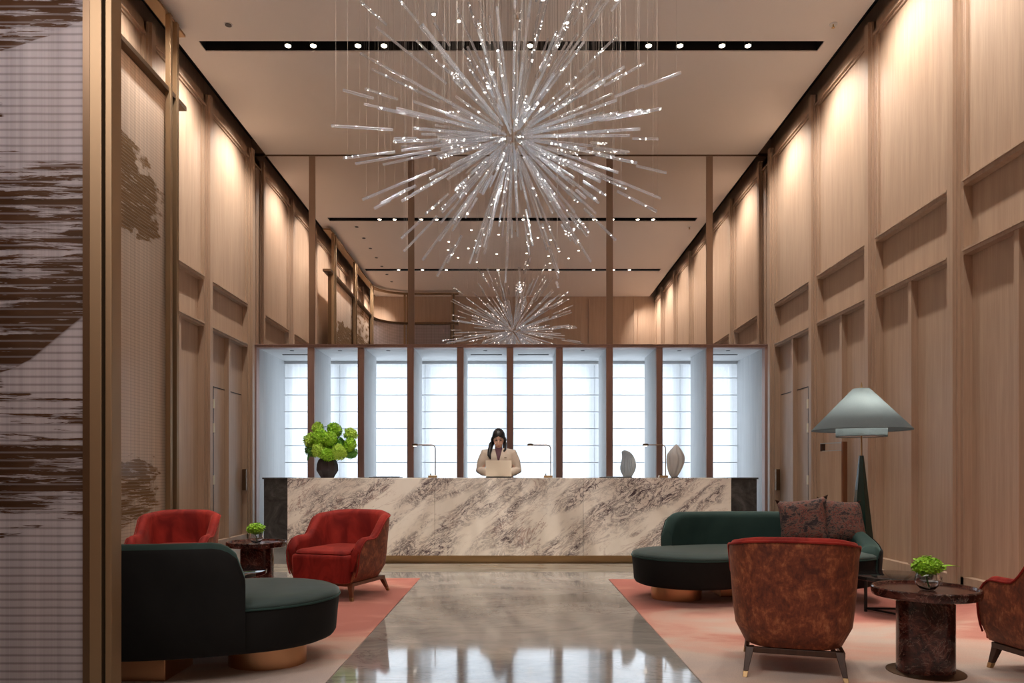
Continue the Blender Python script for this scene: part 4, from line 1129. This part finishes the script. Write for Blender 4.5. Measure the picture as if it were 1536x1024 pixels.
# jacket
jk = MB()
def jring(z, rx, ry, cy): return [(rx*math.cos(2*PI*j/28)*(1), cy+ry*math.sin(2*PI*j/28), z) for j in range(28)]
jk.loft([jring(.80, .20, .145, .02), jring(.92, .192, .14, .02), jring(1.04, .160, .118, .01), jring(1.15, .168, .128, 0), jring(1.25, .188, .128, 0), jring(1.32, .196, .108, .005), jring(1.355, .165, .09, .01), jring(1.385, .105, .075, .012)], True, True)
for s_ in (-1, 1):
    jk.tube([(s_*.10, .005, 1.34), (s_*.185, .0, 1.325), (s_*.225, .005, 1.22), (s_*.247, .01, 1.10), (s_*.20, -.10, 1.085), (s_*.130, -.235, 1.068)], [.055, .064, .062, .060, .058, .046], 18)
j = jk.build('jacket', M['jacket'], pr, ang=180)
rm = j.modifiers.new('remesh', 'REMESH'); rm.mode = 'VOXEL'; rm.voxel_size = .007; rm.use_smooth_shade = True
sm = j.modifiers.new('smooth', 'SMOOTH'); sm.iterations = 4
# blouse V and lapels sit on the chest
def chest(x, z, off=0):
    rx = lerp(.188, .150, sstep(1.28, 1.385, z)); ry = lerp(.130, .078, sstep(1.25, 1.385, z)); cy = 0
    return (x, cy-ry*math.sqrt(max(.02, 1-(x/rx)**2))-off, z)
vb = MB(); rr_ = []
for i in range(9):
    z = lerp(1.20, 1.40, i/8); w = lerp(.003, .052, i/8)
    rr_.append([chest(-w, z, .006), chest(-w/2, z, .010), chest(0, z, .011), chest(w/2, z, .010), chest(w, z, .006), chest(w, z, -.02), chest(-w, z, -.02)])
vb.loft(rr_); vb.build('blouse', M['blouse'], pr, ang=60)
for s_ in (-1, 1):
    lpz = MB(); rr_ = []
    for i in range(9):
        f = i/8; z = lerp(1.18, 1.39, f); xi = lerp(.002, .054, f); wd = .05*math.sin(PI*min(1, f*.8+.08))+.006
        if f > .65: wd *= .8
        rr_.append([chest(s_*xi, z, .014), chest(s_*(xi+wd), z, .010), chest(s_*(xi+wd), z, .002), chest(s_*xi, z, .004)])
    lpz.loft(rr_); lpz.build('lapel', M['jacket'], pr, ang=40)
    MB().tube([(s_*.085, .02, .84), (s_*.09, .015, .50), (s_*.088, .035, .10)], [.10, .078, .066], 18).build('trouser_leg', M['trouser'], pr, ang=60)
    MB().loft([[(s_*.085+w*math.cos(2*PI*j/16), -.03+l_*math.sin(2*PI*j/16), z) for j in range(16)] for w, l_, z in ((.043, .118, 0), (.044, .12, .03), (.038, .10, .065), (.034, .05, .085))]).build('shoe', M['shoe'], pr, ang=60)
o = MB().box(-.1145+.19, -.0845+.19, -.142, -.136, 1.262, 1.272).build('name_badge', M['brassdark'], pr, ang=0)

# ------------------------------------------------------------------ added fill lights and ambient light
area('entrance_fill', (0, .9, OZ-.02), (0, 0, 0), 2.4, 1.6, 70, (1, .88, .80))  # unseen light, added as general fill from behind the camera
area('screen_fill', (-1.9, 1.95, OZ-.02), (math.radians(22), 0, 0), .9, .3, 40, (1, .94, .94))  # unseen light, added to brighten the near screen panel
W = bpy.data.worlds.new('world'); SC.world = W; W.use_nodes = True
W.node_tree.nodes['Background'].inputs[0].default_value = (.75, .88, 1, 1); W.node_tree.nodes['Background'].inputs[1].default_value = .6

# ------------------------------------------------------------------ camera
cam = bpy.data.cameras.new('camera'); co = bpy.data.objects.new('camera', cam); COL.objects.link(co)
co.location = (0, 0, H); co.rotation_euler = (PI/2, 0, 0)
cam.sensor_fit = 'HORIZONTAL'; cam.sensor_width = 36; cam.lens = 36*F/1536
cam.shift_x = (768-U0)/1536; cam.shift_y = (V0-512)/1536
cam.clip_start = .05; cam.clip_end = 100
SC.camera = co
SC.view_settings.view_transform = 'Standard'; SC.view_settings.look = 'None'; SC.view_settings.gamma = 1; SC.view_settings.use_curve_mapping = False
SC.view_settings.exposure = 0.03
